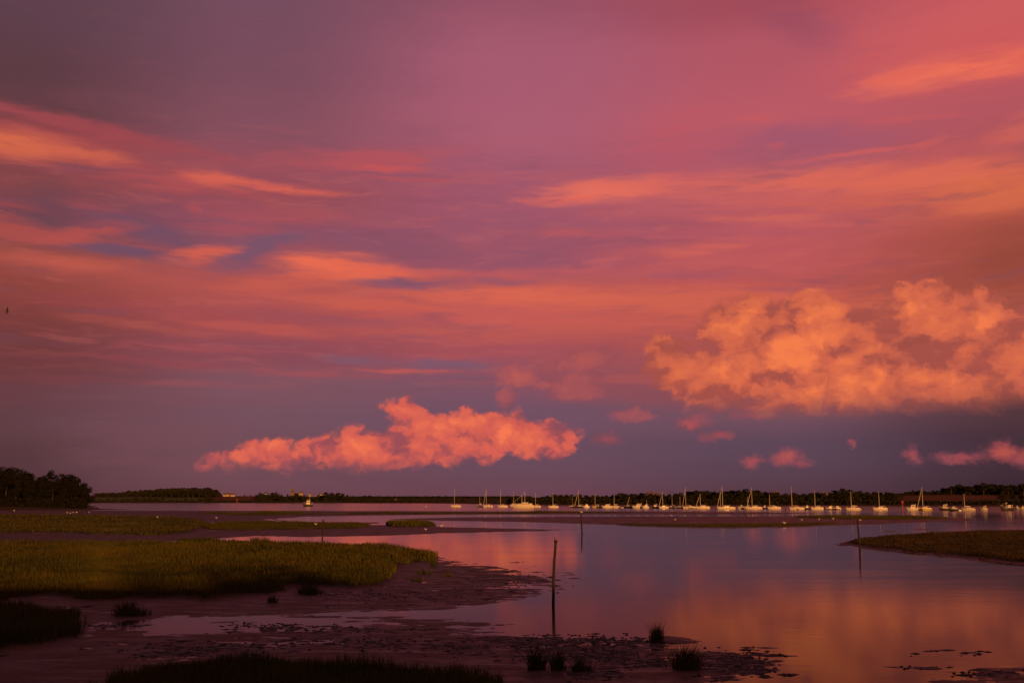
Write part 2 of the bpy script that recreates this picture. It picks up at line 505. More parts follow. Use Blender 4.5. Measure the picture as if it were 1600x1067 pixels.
def signed(X, Y, poly, margin):
    """signed distance to a world polygon, positive inside; far points get -margin"""
    poly = np.array(poly, float)
    out = np.full(X.shape, -margin)
    lo, hi_ = poly.min(0) - margin, poly.max(0) + margin
    m = (X > lo[0]) & (X < hi_[0]) & (Y > lo[1]) & (Y < hi_[1])
    if not m.any():
        return out
    x, y = X[m], Y[m]
    dmin = np.full(x.shape, 1e18)
    ins = np.zeros(x.shape, bool)
    n = len(poly)
    for i in range(n):
        ax, ay = poly[i]
        bx, by = poly[(i + 1) % n]
        ex, ey = bx - ax, by - ay
        L = ex * ex + ey * ey + 1e-12
        t = np.clip(((x - ax) * ex + (y - ay) * ey) / L, 0, 1)
        dx, dy = x - ax - t * ex, y - ay - t * ey
        dmin = np.minimum(dmin, dx * dx + dy * dy)
        if ay != by:
            c = ((ay > y) != (by > y)) & (x < (bx - ax) * (y - ay) / (by - ay) + ax)
            ins ^= c
    d = np.sqrt(dmin)
    out[m] = np.maximum(np.where(ins, d, -d), -margin)
    return out


def gpoly(pts):
    return [ground(*p) for p in pts]


# ================================================================== materials
def new_mat(name):
    m = bpy.data.materials.new(name)
    m.use_nodes = True
    t = m.node_tree
    t.nodes.clear()
    gg = G(t)
    out = gg.n('ShaderNodeOutputMaterial')
    bs = gg.n('ShaderNodeBsdfPrincipled')
    t.links.new(bs.outputs[0], out.inputs[0])
    return m, gg, bs


def simple(name, col, rough=0.5, var=0.15, scale=3.0, metal=0.0):
    m, gg, bs = new_mat(name)
    tcx = gg.n('ShaderNodeTexCoord')
    nz = gg.noise(tcx.outputs['Object'], scale, 5.0, 0.6).outputs['Fac']
    lo = tuple(c * (1 - var) for c in col) + (1,)
    hi2 = tuple(min(1, c * (1 + var)) for c in col) + (1,)
    gg.put(bs.inputs['Base Color'], gg.mix(gg.rng(nz, 0.3, 0.7), lo, hi2))
    gg.put(bs.inputs['Roughness'], gg.rng(nz, 0.2, 0.8, rough * 0.85, min(1, rough * 1.15)))
    bs.inputs['Metallic'].default_value = metal
    return m


# ground: wet mud, salt-marsh soil, beach and land, chosen by what grows there
mat_ground, gm, bs = new_mat('mud_and_land')
geo = gm.n('ShaderNodeNewGeometry')
pos = geo.outputs['Position']
at_v = gm.n('ShaderNodeAttribute', attribute_name='vegetation')
at_d = gm.n('ShaderNodeAttribute', attribute_name='dryness')
at_f = gm.n('ShaderNodeAttribute', attribute_name='stubble')
at_p = gm.n('ShaderNodeAttribute', attribute_name='pasture')
n1 = gm.noise(gm.mapping(pos, sc=(0.35, 0.9, 1)), 1.0, 6.0, 0.62).outputs['Fac']
n2 = gm.noise(gm.mapping(pos, sc=(1.6, 3.4, 1)), 1.0, 6.0, 0.65).outputs['Fac']
n3 = gm.noise(gm.mapping(pos, sc=(0.05, 0.12, 1)), 1.0, 5.0, 0.6).outputs['Fac']
mud = gm.mix(gm.rng(n1, 0.32, 0.68), (0.038, 0.024, 0.018, 1), (0.100, 0.062, 0.044, 1))
algae = gm.math('MULTIPLY', gm.rng(n3, 0.50, 0.66), gm.rng(n2, 0.42, 0.62))
mud = gm.mix(gm.math('MULTIPLY', algae, 0.85), mud, (0.055, 0.058, 0.020, 1))
veg = gm.mix(gm.rng(n3, 0.35, 0.65), (0.034, 0.036, 0.008, 1), (0.060, 0.048, 0.012, 1))
veg = gm.mix(gm.rng(n2, 0.62, 0.40, 0.0, 0.6), veg, (0.020, 0.018, 0.007, 1))
land = gm.mix(gm.rng(n3, 0.4, 0.6), (0.050, 0.045, 0.016, 1), (0.095, 0.062, 0.026, 1))
colr = gm.mix(at_v.outputs['Fac'], mud, veg)
colr = gm.mix(at_d.outputs['Fac'], colr, land)
colr = gm.mix(at_f.outputs['Fac'], colr, (0.17, 0.085, 0.032, 1))
colr = gm.mix(at_p.outputs['Fac'], colr, (0.10, 0.13, 0.035, 1))
gm.put(bs.inputs['Base Color'], colr)
wet = gm.math('MAXIMUM', at_v.outputs['Fac'], at_d.outputs['Fac'])
mr = gm.rng(n1, 0.35, 0.65, 0.38, 0.70)
gm.put(bs.inputs['Roughness'], gm.math('ADD', mr, gm.math('MULTIPLY', wet, 0.4), clamp=True))
gm.put(bs.inputs['Specular IOR Level'], gm.math('SUBTRACT', 0.5, gm.math('MULTIPLY', wet, 0.4)))
bs.inputs['IOR'].default_value = 1.22
bp = gm.n('ShaderNodeBump')
bp.inputs['Strength'].default_value = 0.9
bp.inputs['Distance'].default_value = 0.10
gm.put(bp.inputs['Height'], gm.math('ADD', n2, gm.math('MULTIPLY', n1, 0.8)))
gm.t.links.new(bp.outputs[0], bs.inputs['Normal'])

# water: dark turbid estuary, almost still; sky mirrored ever more strongly towards grazing angles
mat_water = bpy.data.materials.new('estuary_water')
mat_water.use_nodes = True
mat_water.node_tree.nodes.clear()
gw = G(mat_water.node_tree)
geo = gw.n('ShaderNodeNewGeometry')
pw = geo.outputs['Position']
w1 = gw.noise(gw.mapping(pw, sc=(0.55, 1.5, 1)), 1.0, 3.0, 0.5).outputs['Fac']
w2 = gw.noise(gw.mapping(pw, sc=(0.045, 0.13, 1)), 1.0, 4.0, 0.55).outputs['Fac']
sepw = gw.n('ShaderNodeSeparateXYZ')
gw.t.links.new(pw, sepw.inputs[0])
breeze = gw.rng(sepw.outputs[1], 330.0, 520.0)              # the open channel is ruffled, the pools are calm
bpw = gw.n('ShaderNodeBump')
gw.put(bpw.inputs['Strength'], gw.math('ADD', gw.math('MULTIPLY', breeze, 0.06), 0.035))
bpw.inputs['Distance'].default_value = 0.10
gw.put(bpw.inputs['Height'], gw.math('ADD', w1, gw.math('MULTIPLY', w2, 1.5)))
gl = gw.n('ShaderNodeBsdfGlossy')
gl.inputs['Color'].default_value = (0.97, 0.96, 0.95, 1)
gw.put(gl.inputs['Roughness'], gw.math('ADD', gw.math('MULTIPLY', breeze, 0.05), gw.rng(w2, 0.35, 0.65, 0.05, 0.085)))
gw.t.links.new(bpw.outputs[0], gl.inputs['Normal'])
df_ = gw.n('ShaderNodeBsdfDiffuse')
df_.inputs['Color'].default_value = (0.022, 0.016, 0.012, 1)
dotn = gw.n('ShaderNodeVectorMath', operation='DOT_PRODUCT')
gw.t.links.new(geo.outputs['Incoming'], dotn.inputs[0])
gw.t.links.new(geo.outputs['Normal'], dotn.inputs[1])
fr = gw.math('POWER', gw.math('SUBTRACT', 1.0, gw.math('ABSOLUTE', dotn.outputs['Value'])), 8.5)
mxw = gw.n('ShaderNodeMixShader')
gw.put(mxw.inputs[0], gw.math('ADD', gw.math('MULTIPLY', fr, gw.math('SUBTRACT', 0.975, gw.math('MULTIPLY', breeze, 0.22))), 0.02))
gw.t.links.new(df_.outputs[0], mxw.inputs[1])
gw.t.links.new(gl.outputs[0], mxw.inputs[2])
ow = gw.n('ShaderNodeOutputMaterial')
gw.t.links.new(mxw.outputs[0], ow.inputs[0])

# grass
def grass_mat(name, a, b, dead):
    m, gx, bx = new_mat(name)
    at_t = gx.n('ShaderNodeAttribute', attribute_name='tint')
    gp = gx.n('ShaderNodeNewGeometry').outputs['Position']
    gn = gx.noise(gx.mapping(gp, sc=(0.06, 0.15, 0.1)), 1.0, 5.0, 0.62).outputs['Fac']
    c1 = gx.mix(at_t.outputs['Fac'], a + (1,), b + (1,))
    c1 = gx.mix(gx.rng(gn, 0.44, 0.66, 0.0, 0.6), c1, dead + (1,))
    gx.put(bx.inputs['Base Color'], c1)
    bx.inputs['Roughness'].default_value = 0.75
    bx.inputs['Specular IOR Level'].default_value = 0.2
    return m


mat_grass = grass_mat('marsh_grass', (0.022, 0.030, 0.004), (0.078, 0.072, 0.008), (0.090, 0.056, 0.010))
mat_grass_dull = grass_mat('low_saltgrass', (0.026, 0.032, 0.005), (0.050, 0.045, 0.008), (0.075, 0.048, 0.012))
mat_grass_brown = grass_mat('brown_saltgrass', (0.018, 0.012, 0.004), (0.036, 0.021, 0.007), (0.054, 0.027, 0.010))


def foliage_mat(name, a, b):
    m, gx, bx = new_mat(name)
    oi = gx.n('ShaderNodeObjectInfo')
    px_ = gx.n('ShaderNodeNewGeometry').outputs['Position']
    nz = gx.noise(px_, 0.35, 3.0, 0.6).outputs['Fac']
    c = gx.mix(oi.outputs['Random'], a + (1,), b + (1,))
    c = gx.mix(gx.rng(nz, 0.62, 0.38, 0.0, 0.45), c, tuple(v * 0.5 for v in a) + (1,))
    gx.put(bx.inputs['Base Color'], c)
    bx.inputs['Specular IOR Level'].default_value = 0.1
    bx.inputs['Roughness'].default_value = 0.8
    return m


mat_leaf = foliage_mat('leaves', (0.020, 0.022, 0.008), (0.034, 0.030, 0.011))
mat_leaf_dimmed = foliage_mat('dimmed_leaves', (0.009, 0.009, 0.004), (0.014, 0.012, 0.005))  # left wood only: leaf colour lowered to carry darkening at the view's edge
mat_bark = simple('bark', (0.06, 0.045, 0.035), 0.9)
mat_wood_post = simple('weathered_timber', (0.022, 0.016, 0.013), 0.9, 0.35, 6.0)
mat_weed = simple('wrack', (0.018, 0.017, 0.010), 0.6, 0.5, 2.0)
mat_white = simple('white_gelcoat', (0.74, 0.70, 0.64), 0.35, 0.05)
mat_cream = simple('cream_paint', (0.66, 0.52, 0.26), 0.4, 0.08)
mat_navy = simple('navy_paint', (0.035, 0.032, 0.045), 0.35, 0.2)
mat_grey = simple('grey_paint', (0.30, 0.28, 0.27), 0.45, 0.1)
mat_glass = simple('tinted_glass', (0.02, 0.02, 0.024), 0.08, 0.1)
mat_alu = simple('mast_alloy', (0.60, 0.55, 0.48), 0.4, 0.08)
mat_wire = simple('rigging_wire', (0.16, 0.14, 0.12), 0.5, 0.1)
mat_dimmed_white = simple('dimmed_gelcoat', (0.46, 0.43, 0.39), 0.5, 0.1)  # white gelcoat with the darkening towards the right edge put into its colour
mat_spruce = simple('varnished_spruce', (0.34, 0.17, 0.07), 0.35, 0.2)
mat_canvas_b = simple('blue_canvas', (0.05, 0.05, 0.09), 0.8, 0.2)
mat_canvas_w = simple('pale_canvas', (0.62, 0.56, 0.48), 0.8, 0.1)
mat_canvas_r = simple('rust_canvas', (0.26, 0.07, 0.04), 0.8, 0.15)
mat_red = simple('red_paint', (0.40, 0.035, 0.025), 0.5, 0.15)
mat_wall = simple('rendered_wall', (0.50, 0.44, 0.36), 0.8, 0.1)
mat_stone = simple('flint_wall', (0.16, 0.12, 0.095), 0.9, 0.2)
mat_roof = simple('tiled_roof', (0.16, 0.085, 0.06), 0.85, 0.25)
mat_gull = simple('white_plumage', (0.78, 0.76, 0.72), 0.8, 0.06)
mat_gull_grey = simple('grey_plumage', (0.32, 0.33, 0.35), 0.8, 0.08)
mat_darkbird = simple('dark_plumage', (0.03, 0.025, 0.022), 0.8, 0.2)

# ================================================================== terrain
MUD, MARSH, FILM = [], [], []
# (polygon in photo pixels on the water plane, crest height, edge softness m)
MUD.append((gpoly([(-300, 797.5), (300, 797.6), (700, 798.2), (1000, 798.6), (1180, 799.8), (1300, 801.6), (1180, 803.2), (1000, 803.6), (800, 803.2),
                   (700, 803.4), (600, 805.0), (470, 807), (415, 811.5), (470, 815), (600, 816), (500, 822), (300, 815), (-300, 812)]), 0.16, 5.0))
MUD.append((gpoly([(598, 811), (700, 808.2), (850, 807.3), (1000, 806.6), (1200, 806.8), (1300, 805.4), (1420, 805.6), (1500, 808.5), (1530, 812), (1500, 814),
                   (1430, 816), (1350, 819.5), (1250, 822.5), (1100, 824), (1000, 821.5), (900, 817.6), (800, 815), (680, 813.2)]), 0.18, 3.0))
MUD.append((gpoly([(200, 832), (300, 824), (420, 820), (560, 819), (700, 822.5), (790, 825.6), (878, 827.2), (860, 829), (770, 830.6), (700, 833), (600, 836.5),
                   (480, 839), (400, 837.5), (300, 843), (200, 850), (-300, 850), (-300, 830)]), 0.10, 1.6))
near_mud = [(-300, 850), (300, 850), (560, 856), (640, 863), (692, 869), (725, 878), (770, 887), (815, 896), (845, 905), (866, 912), (864, 919), (838, 927),
            (795, 942), (780, 956), (800, 974), (845, 992), (872, 1003), (935, 1003), (1003, 1010), (1060, 1016), (1120, 1018), (1180, 1026), (1200, 1042), (1170, 1060), (1150, 1085),
            (1160, 1200), (-400, 1200)]
MUD.append((gpoly(near_mud), 0.040, 1.6))
MUD.append((gpoly([(1003, 999), (1018, 993), (1045, 993), (1080, 997), (1099, 1000), (1085, 1005), (1045, 1007.5), (1012, 1004)]), 0.14, 0.35))
MUD.append((gpoly([(795, 1052), (830, 1046), (900, 1048), (932, 1058), (900, 1066), (820, 1066)]), 0.16, 0.5))
MUD.append((gpoly([(1390, 1072), (1450, 1062), (1520, 1056), (1620, 1050), (1750, 1060), (1750, 1130), (1380, 1130)]), 0.03, 1.2))
MUD.append((gpoly([(1470, 1052), (1530, 1044), (1640, 1040), (1640, 1050), (1540, 1056)]), 0.005, 0.8))
MUD.append((gpoly([(1380, 829.4), (1400, 828.6), (1402, 830), (1384, 830.6)]), 0.10, 0.5))
MUD.append((gpoly([(1425, 827), (1450, 826), (1452, 827.2), (1430, 828)]), 0.10, 0.5))
# raised salt-marsh
MARSH.append((gpoly([(-300, 846), (0, 848), (140, 849), (270, 850), (340, 848.6), (400, 849), (500, 852), (590, 855), (640, 862), (691, 868), (688, 878), (640, 880),
                     (616, 892), (610, 905), (600, 914), (550, 920), (480, 917), (400, 932), (340, 940), (250, 936), (150, 938), (70, 933), (0, 942), (-300, 945)]), 0.27, 1.6, 'main'))
MARSH.append((gpoly([(-400, 940), (0, 946), (60, 950), (120, 962), (138, 972), (130, 985), (100, 1003), (40, 1018), (0, 1021), (-400, 1040)]), 0.20, 1.6, 'left'))
MARSH.append((gpoly([(150, 1078), (240, 1044), (350, 1033), (440, 1031), (540, 1040), (640, 1050), (730, 1059), (775, 1072), (790, 1200), (100, 1200)]), 0.14, 2.4, 'bottom'))
MARSH.append((gpoly([(-300, 804), (60, 804), (150, 805.5), (270, 808), (310, 812), (330, 817), (330, 823), (300, 828), (290, 833), (240, 838), (160, 836), (90, 833), (-300, 836)]), 0.30, 3.0, 'upper'))
MARSH.append((gpoly([(300, 821), (360, 817.5), (450, 817), (560, 818.5), (580, 822), (560, 826), (470, 828), (400, 829), (330, 828)]), 0.32, 1.2, 'upper'))
MARSH.append((gpoly([(602, 820), (630, 817.8), (670, 818.5), (682, 821), (670, 823.4), (612, 824)]), 0.42, 0.8, 'island'))
MARSH.append((gpoly([(280, 846.5), (330, 845), (345, 848), (300, 849)]), 0.3, 0.6, 'upper'))
MARSH.append((gpoly([(400, 799), (480, 799.5), (470, 802), (410, 802)]), 0.3, 4.0, 'far'))
MARSH.append((gpoly([(596, 800.5), (620, 800.2), (622, 802), (600, 802.3)]), 0.3, 3.0, 'far'))
MARSH.append((gpoly([(1240, 807), (1300, 806.2), (1420, 806.5), (1478, 808.5), (1480, 811), (1400, 813), (1300, 811.5), (1245, 809.5)]), 0.34, 3.0, 'far'))
MARSH.append((gpoly([(960, 819), (1050, 820), (1180, 820), (1300, 817), (1310, 819), (1240, 822), (1100, 823.2), (1000, 820.8)]), 0.22, 2.0, 'far'))
MARSH.append((gpoly([(300, 802), (330, 800.5), (520, 803), (560, 801), (800, 801), (840, 797.8), (880, 799), (1000, 801), (840, 802.6), (500, 804), (380, 806)]), 0.2, 5.0, 'far'))
MARSH.append((gpoly([(1327, 849), (1346, 842.5), (1390, 838), (1460, 833.4), (1530, 830), (1600, 829.4), (1800, 828), (1800, 905), (1600, 883), (1540, 875.5),
                     (1480, 868), (1420, 862), (1365, 855.5), (1342, 852)]), 0.26, 1.8, 'right'))
# thin standing water lying over the mud
FILM.append((gpoly([(110, 978), (200, 966), (330, 962), (450, 958), (600, 952), (720, 949), (850, 940), (870, 960), (760, 968), (620, 974), (470, 984), (330, 988), (210, 990)]), 0.070, 1.2))
FILM.append((gpoly([(300, 1004), (420, 994), (560, 990), (700, 984), (860, 978), (880, 990), (700, 1002), (560, 1010), (420, 1016)]), 0.022, 1.0))
LEFT_LAND = [at_dist(x, d) for x, d in [(-900, 545), (0, 545), (120, 545), (236, 548), (205, 570), (165, 596), (150, 630), (147, 690), (147, 800), (120, 1000), (-900, 1150)]]
SHORE = [(-400, 1330), (150, 1340), (330, 1360), (480, 1330), (560, 1290), (660, 1280), (760, 1050), (850, 930), (1000, 890), (1250, 850), (1400, 790), (1600, 760), (2000, 720), (2600, 700)]


def to_pxx(X, Y):
    return 800.0 + X / np.maximum(Y, 1.0) * LENS_PX / math.cos(TILT)


def terrain(X, Y):
    X, Y = np.asarray(X, float), np.asarray(Y, float)
    R = np.hypot(X, Y)
    big = fbm(X / 9.0, Y / 5.0, 3, 4)
    fine = fbm(X / 1.5, Y / 0.75, 21, 4, 0.6)
    grit = fbm(X / 0.55, Y / 0.32, 44, 3, 0.6) * (R < 110)
    streak = fbm(X / 3.5, Y / 1.1, 33, 4, 0.6)
    z = -0.40 + 0.05 * big
    veg = np.zeros_like(R)
    dry = np.zeros_like(R)
    wob = np.clip(R * 0.03, 0.3, 7.0)
    rough = fbm(X / (wob * 2.4), Y / (wob * 2.4), 55, 4) * wob
    for poly, H, w in MUD:
        w = float(w)
        s = signed(X, Y, poly, 40.0) + rough * (0.9 if w > 0.6 else 0.15) * min(1.0, w)
        zz = -0.40 + 0.40 * ss(-2.5 * w, 0, s) + H * ss(0, 3 * w, s)
        zz = zz + ss(-w, w, s) * (0.115 * streak + 0.085 * fine + 0.05 * big + 0.045 * grit)
        z = np.maximum(z, zz)
    for poly, H, w in FILM:
        s = signed(X, Y, poly, 20.0) + rough * 1.2 + 5.0 * streak
        z = z - H * ss(-2.0 * w, w * 2.0, s)
    for poly, H, w, kind in MARSH:
        amp = 0.25 if kind in ('island', 'far') else 1.1
        s = signed(X, Y, poly, 40.0) + rough * amp
        a = ss(-0.3 * w, w, s)
        zz = H * a + 0.10 * big * a - 0.4 * (1 - ss(-2 * w, 0, s))
        z = np.maximum(z, zz)
        veg = np.maximum(veg, a)
    # left wooded bank
    s = signed(X, Y, LEFT_LAND, 120.0) + rough * 0.8
    a = ss(-4, 14, s)
    zz = -0.4 + 0.4 * ss(-16, -2, s) + 1.3 * ss(0, 70, s) + 5.0 * ss(60, 240, s)
    z = np.maximum(z, zz)
    dry = np.maximum(dry, a)
    # far shores
    pxx = to_pxx(X, Y)
    S = np.interp(pxx, [p for p, _ in SHORE], [d for _, d in SHORE])
    S = S + 26 * fbm(X / 70.0, Y / 70.0, 71, 3)
    rel = Y - S
    deep = np.interp(pxx, [330, 350, 530, 620, 900, 1000, 1330, 1400], [420, 190, 190, 420, 420, 230, 230, 420])
    rise = np.interp(pxx, [0, 200, 420, 560, 760, 900, 1250, 1420, 1600], [9, 9.5, 8, 3.5, 3.0, 4.5, 5.0, 9.5, 10])
    zl = -0.6 + 0.8 * ss(-14, 2, rel) + 1.0 * ss(0, 40, rel) + rise * ss(60, deep, rel) + 4.0 * ss(1200, 2400, rel) + 1.0 * fbm(X / 120, Y / 120, 5, 3) * ss(20, 200, rel)
    fw = Y > 300
    z = np.where(fw, np.maximum(z, zl), z)
    dry = np.where(fw, np.maximum(dry, ss(-6, 4, rel)), dry)
    # camera's bank, and an unseen rise behind it, added to shade the foreground
    bank = 4.6 * (1 - ss(4, 22, Y + 0.02 * np.abs(X))) + ss(-15, -62, Y) * (3.1 + 3.6 * fbm(X / 18, Y / 60, 9, 3, 0.6) + 3.4 * fbm(X / 4.5, Y / 12, 19, 3, 0.65))
    z = np.where(Y < 26, np.maximum(z, bank - 0.05), z)
    dry = np.maximum(dry, 1 - ss(14, 21, Y))
    return z, veg, dry


def build_ground():
    azs = np.concatenate([np.radians(np.linspace(-36, 36, 700)), np.radians(np.linspace(36, 324, 420)[1:-1])])
    off = np.arange(330, 11, -0.62)
    rf = CAM_H * LENS_PX / off
    rr = np.concatenate([[0.5, 3, 6, 9, 12, 15, 18, 21, 24, 27], rf[rf > 29], np.geomspace(rf[-1] * 1.012, 6500, 95)])
    A, R = np.meshgrid(azs, rr)
    X, Y = R * np.sin(A), R * np.cos(A)
    z, veg, dry = terrain(X.ravel(), Y.ravel())
    V = np.stack([X.ravel(), Y.ravel(), z], 1)
    nr, na = len(rr), len(azs)
    i = np.arange(nr - 1)[:, None] * na
    j = np.arange(na)[None, :]
    j2 = (j + 1) % na
    F = np.stack([i + j, i + j2, i + na + j2, i + na + j], -1).reshape(-1, 4)[:, ::-1]
    me = np_mesh('ground', V, F, mat_ground, True)
    pxx = to_pxx(V[:, 0], V[:, 1])
    yv = V[:, 1]
    zz = CAM_H - V[:, 2]
    py = HORIZON + zz * LENS_PX / np.maximum(yv, 1)
    far = (yv > 700)
    stub = far * (((pxx > 285) & (pxx < 425) & (yv > 1430) & (yv < 1600) & (pxx > 340 - (yv - 1430) * 0.2)) | ((pxx > 1412) & (pxx < 1556) & (yv > 905) & (yv < 1130))
                  | ((pxx > 795) & (pxx < 872) & (yv > 1060) & (yv < 1180)))
    past = far * ((pxx > 150) & (pxx < 330) & (yv > 1430) & (yv < 1640)) * (1 - stub)
    for nm, arr in (('vegetation', veg), ('dryness', dry), ('stubble', stub * (0.75 + 0.9 * fbm(V[:, 0] / 30, V[:, 1] / 60, 61, 3))), ('pasture', past.astype(float))):
        at = me.attributes.new(nm, 'FLOAT', 'POINT')
        at.data.foreach_set('value', arr.astype(np.float32))
    o = link_mesh('ground', me)
    o['kind'] = 'structure'
    return o


build_ground()


def gz(x, y):
    return float(terrain(np.array([x]), np.array([y]))[0][0])


# water sheet
wv, wf = [], []
ring = [0.0, 40, 120, 400, 1200, 2600]
n = 48
pts = [(0, 0, 0)]
for r in ring[1:]:
    for k in range(n):
        pts.append((r * math.sin(2 * math.pi * k / n), r * math.cos(2 * math.pi * k / n), 0.0))
fs = [(0, 1 + (k + 1) % n, 1 + k) for k in range(n)]
for q in range(len(ring) - 2):
    a, b = 1 + q * n, 1 + (q + 1) * n
    fs += [(a + k, a + (k + 1) % n, b + (k + 1) % n, b + k) for k in range(n)]
w = mesh_obj('water', pts, fs, mat_water)
w['kind'] = 'structure'


# ================================================================== marsh grass (stuff)
def blades(P, hgt, wid, lean, tint, yaw):
    """P (n,3) roots -> V,F arrays, 5 verts / 3 tris a blade"""
    n = len(P)
    dx, dy = np.cos(yaw), np.sin(yaw)
    side = np.stack([dx, dy, np.zeros(n)], 1) * (wid * 0.5)[:, None]
    ld = RNG.uniform(0, 2 * np.pi, n)
    lv = np.stack([np.cos(ld), np.sin(ld), np.zeros(n)], 1) * (lean * hgt)[:, None]
    up = np.array([0, 0, 1.0])
    mid = P + up * (hgt * 0.55)[:, None] + lv * 0.35
    tip = P + up * hgt[:, None] + lv
    V = np.stack([P - side, P + side, mid + side * 0.75, mid - side * 0.75, tip], 1).reshape(-1, 3)
    b = (np.arange(n) * 5)[:, None]
    F = np.concatenate([b + np.array([0, 1, 2]), b + np.array([0, 2, 3]), b + np.array([3, 2, 4])], 0)
    T = np.repeat(tint, 5)
    return V, F, T


def grass_mesh(name, P, hgt, wid, lean, tint, mat=None):
    V, F, T = blades(P, hgt, wid, lean, tint, RNG.uniform(-0.6, 0.6, len(P)))
    me = np_mesh(name, V, F, mat or mat_grass)
    at = me.attributes.new('tint', 'FLOAT', 'POINT')
    at.data.foreach_set('value', T.astype(np.float32))
    return me


def sample_poly(poly, n, pw=1.0):
    """random points in a world polygon, denser nearer the viewer"""
    poly = np.array(poly)
    lo, hi_ = poly.min(0), poly.max(0)
    lo[1] = max(lo[1], 24)
    out = np.zeros((0, 2))
    while len(out) < n:
        m = n * 3
        x = RNG.uniform(lo[0], hi_[0], m)
        u = RNG.uniform(1 / hi_[1] ** pw, 1 / lo[1] ** pw, m)
        y = u ** (-1 / pw)
        keep = np.abs(x) < y * 0.66 + 4
        x, y = x[keep], y[keep]
        s = signed(x, y, poly, 5.0)
        p = np.stack([x, y], 1)[s > -0.2]
        out = np.concatenate([out, p])
    return out[:n]


COUNTS = {'main': 150000, 'left': 30000, 'bottom': 46000, 'upper': 26000, 'island': 3500, 'far': 6000, 'right': 36000}
acc = {}
for poly, H, w, kind in MARSH:
    n = COUNTS[kind]
    xy = sample_poly(poly, n, 1.6)
    z, veg, _ = terrain(xy[:, 0], xy[:, 1])
    R = np.hypot(xy[:, 0], xy[:, 1])
    clump = fbm(xy[:, 0] / 2.6, xy[:, 1] / 2.6, 91, 4, 0.6)
    keep = (z > 0.02) & (veg + 2.4 * clump > (0.42 if kind in ('main', 'left', 'bottom') else 0.2))
    xy, z, R, clump = xy[keep], z[keep], R[keep], clump[keep]
    big = fbm(xy[:, 0] / 14.0, xy[:, 1] / 14.0, 93, 3)
    base_h = {'main': 0.42, 'left': 0.46, 'bottom': 0.36, 'upper': 0.26, 'island': 0.6, 'far': 0.2, 'right': 0.20}[kind]
    h = base_h * (1.0 + 2.1 * clump + 1.0 * big) * RNG.uniform(0.5, 1.3, len(z))
    h = np.clip(h, 0.10, 1.1)
    wd = np.clip(0.00055 * R, 0.016, 0.5) * RNG.uniform(0.7, 1.4, len(z))
    tint = np.clip(0.45 + 1.3 * big + 1.7 * clump + RNG.normal(0, 0.2, len(z)), 0, 1)
    Pn = np.stack([xy[:, 0], xy[:, 1], z - 0.02], 1)
    nm = {'main': 'marsh_grass', 'left': 'marsh_grass', 'bottom': 'marsh_grass', 'upper': 'marsh_grass', 'island': 'marsh_grass', 'far': 'marsh_grass', 'right': 'marsh_grass'}[kind]
    o = link_mesh(nm, grass_mesh(nm, Pn, h, wd, RNG.uniform(0.05, 0.5, len(z)), tint, {'right': mat_grass_brown, 'upper': mat_grass_dull, 'far': mat_grass_dull}.get(kind)))
    o['kind'] = 'stuff'
    o['label'] = {'main': 'broad olive bed of salt-marsh grass left of the leaning post', 'left': 'dark bed of rank grass at the left edge',
                  'bottom': 'dark grass fringe along the bottom edge', 'upper': 'low marsh grass on the far left flats', 'island': 'small raised grass island in the channel',
                  'far': 'thin green growth on a distant mud bar', 'right': 'brown grass on the right-hand spit'}[kind]
    o['category'] = 'grass'

# single tufts standing on the mud
TUFTS = [
    (1027, 1003, 1.0, 0.55, 300, 'grass tuft on the dark mud islet in open water'),
    (1062, 1046, 1.05, 0.65, 380, 'rounded grass tuft standing in the shallow water below the islet'),
    (843, 1049, 1.0, 0.4, 220, 'tall grass tuft at the left end of the near mud hump'),
    (872, 1051, 0.8, 0.45, 200, 'low grass tuft in the middle of the near mud hump'),
    (905, 1051, 0.9, 0.45, 220, 'grass tuft at the right end of the near mud hump'),
    (185, 962, 0.8, 1.2, 420, 'dark spreading grass tuft on the mud below the marsh'),
    (676, 884, 0.7, 0.4, 90, 'small upright grass tuft on the mud flat nearest the water'),
    (660, 897, 0.5, 0.6, 90, 'low grass tuft on the mud flat between two others'),
    (649, 908, 0.6, 0.5, 90, 'small grass tuft close to the right edge of the marsh'),
    (700, 900, 0.45, 0.5, 80, 'little grass tuft furthest right on the mud flat'),
    (425, 942, 0.6, 0.5, 120, 'isolated grass tuft on the mud in front of the marsh'),
    (485, 928, 0.75, 1.3, 420, 'wide grass clump jutting from the front of the marsh'),
    (265, 1058, 0.6, 0.7, 160, 'grass tuft at the left end of the bottom fringe'),
    (410, 849, 1.0, 1.6, 420, 'rounded dark bush of grass at the far edge of the marsh'),
    (1462, 836, 0.4, 0.8, 80, 'small tuft on the ridge of the right-hand spit'),
]
for (px_, py_, hh, rad, nb, lab) in TUFTS:
    x, y = ground(px_, py_)
    ns_ = int(RNG.integers(4, 8))
    sx_, sy_ = RNG.normal(0, rad * 0.42, ns_), RNG.normal(0, rad * 0.22, ns_)
    sh_ = RNG.uniform(0.45, 1.1, ns_)
    which = RNG.integers(0, ns_, nb)
    lx = sx_[which] + RNG.normal(0, rad * 0.20, nb)
    ly = sy_[which] + RNG.normal(0, rad * 0.20, nb)
    zz = np.maximum(terrain(x + lx, y + ly)[0], -0.02)
    z0 = float(zz.min())
    hv = hh * sh_[which] * RNG.uniform(0.35, 1.15, nb)
    Pn = np.stack([lx, ly, zz - z0 - 0.02], 1)
    d = math.hypot(x, y)
    me = grass_mesh('grass_tuft', Pn, hv, np.full(nb, max(0.018, 0.0005 * d)), RNG.uniform(0.1, 0.75, nb), RNG.uniform(0, 0.6, nb))
    o = link_mesh('grass_tuft', me)
    o.location = (x, y, z0)
    tag(o, lab, 'grass tuft', 'grass tufts standing on the mud')

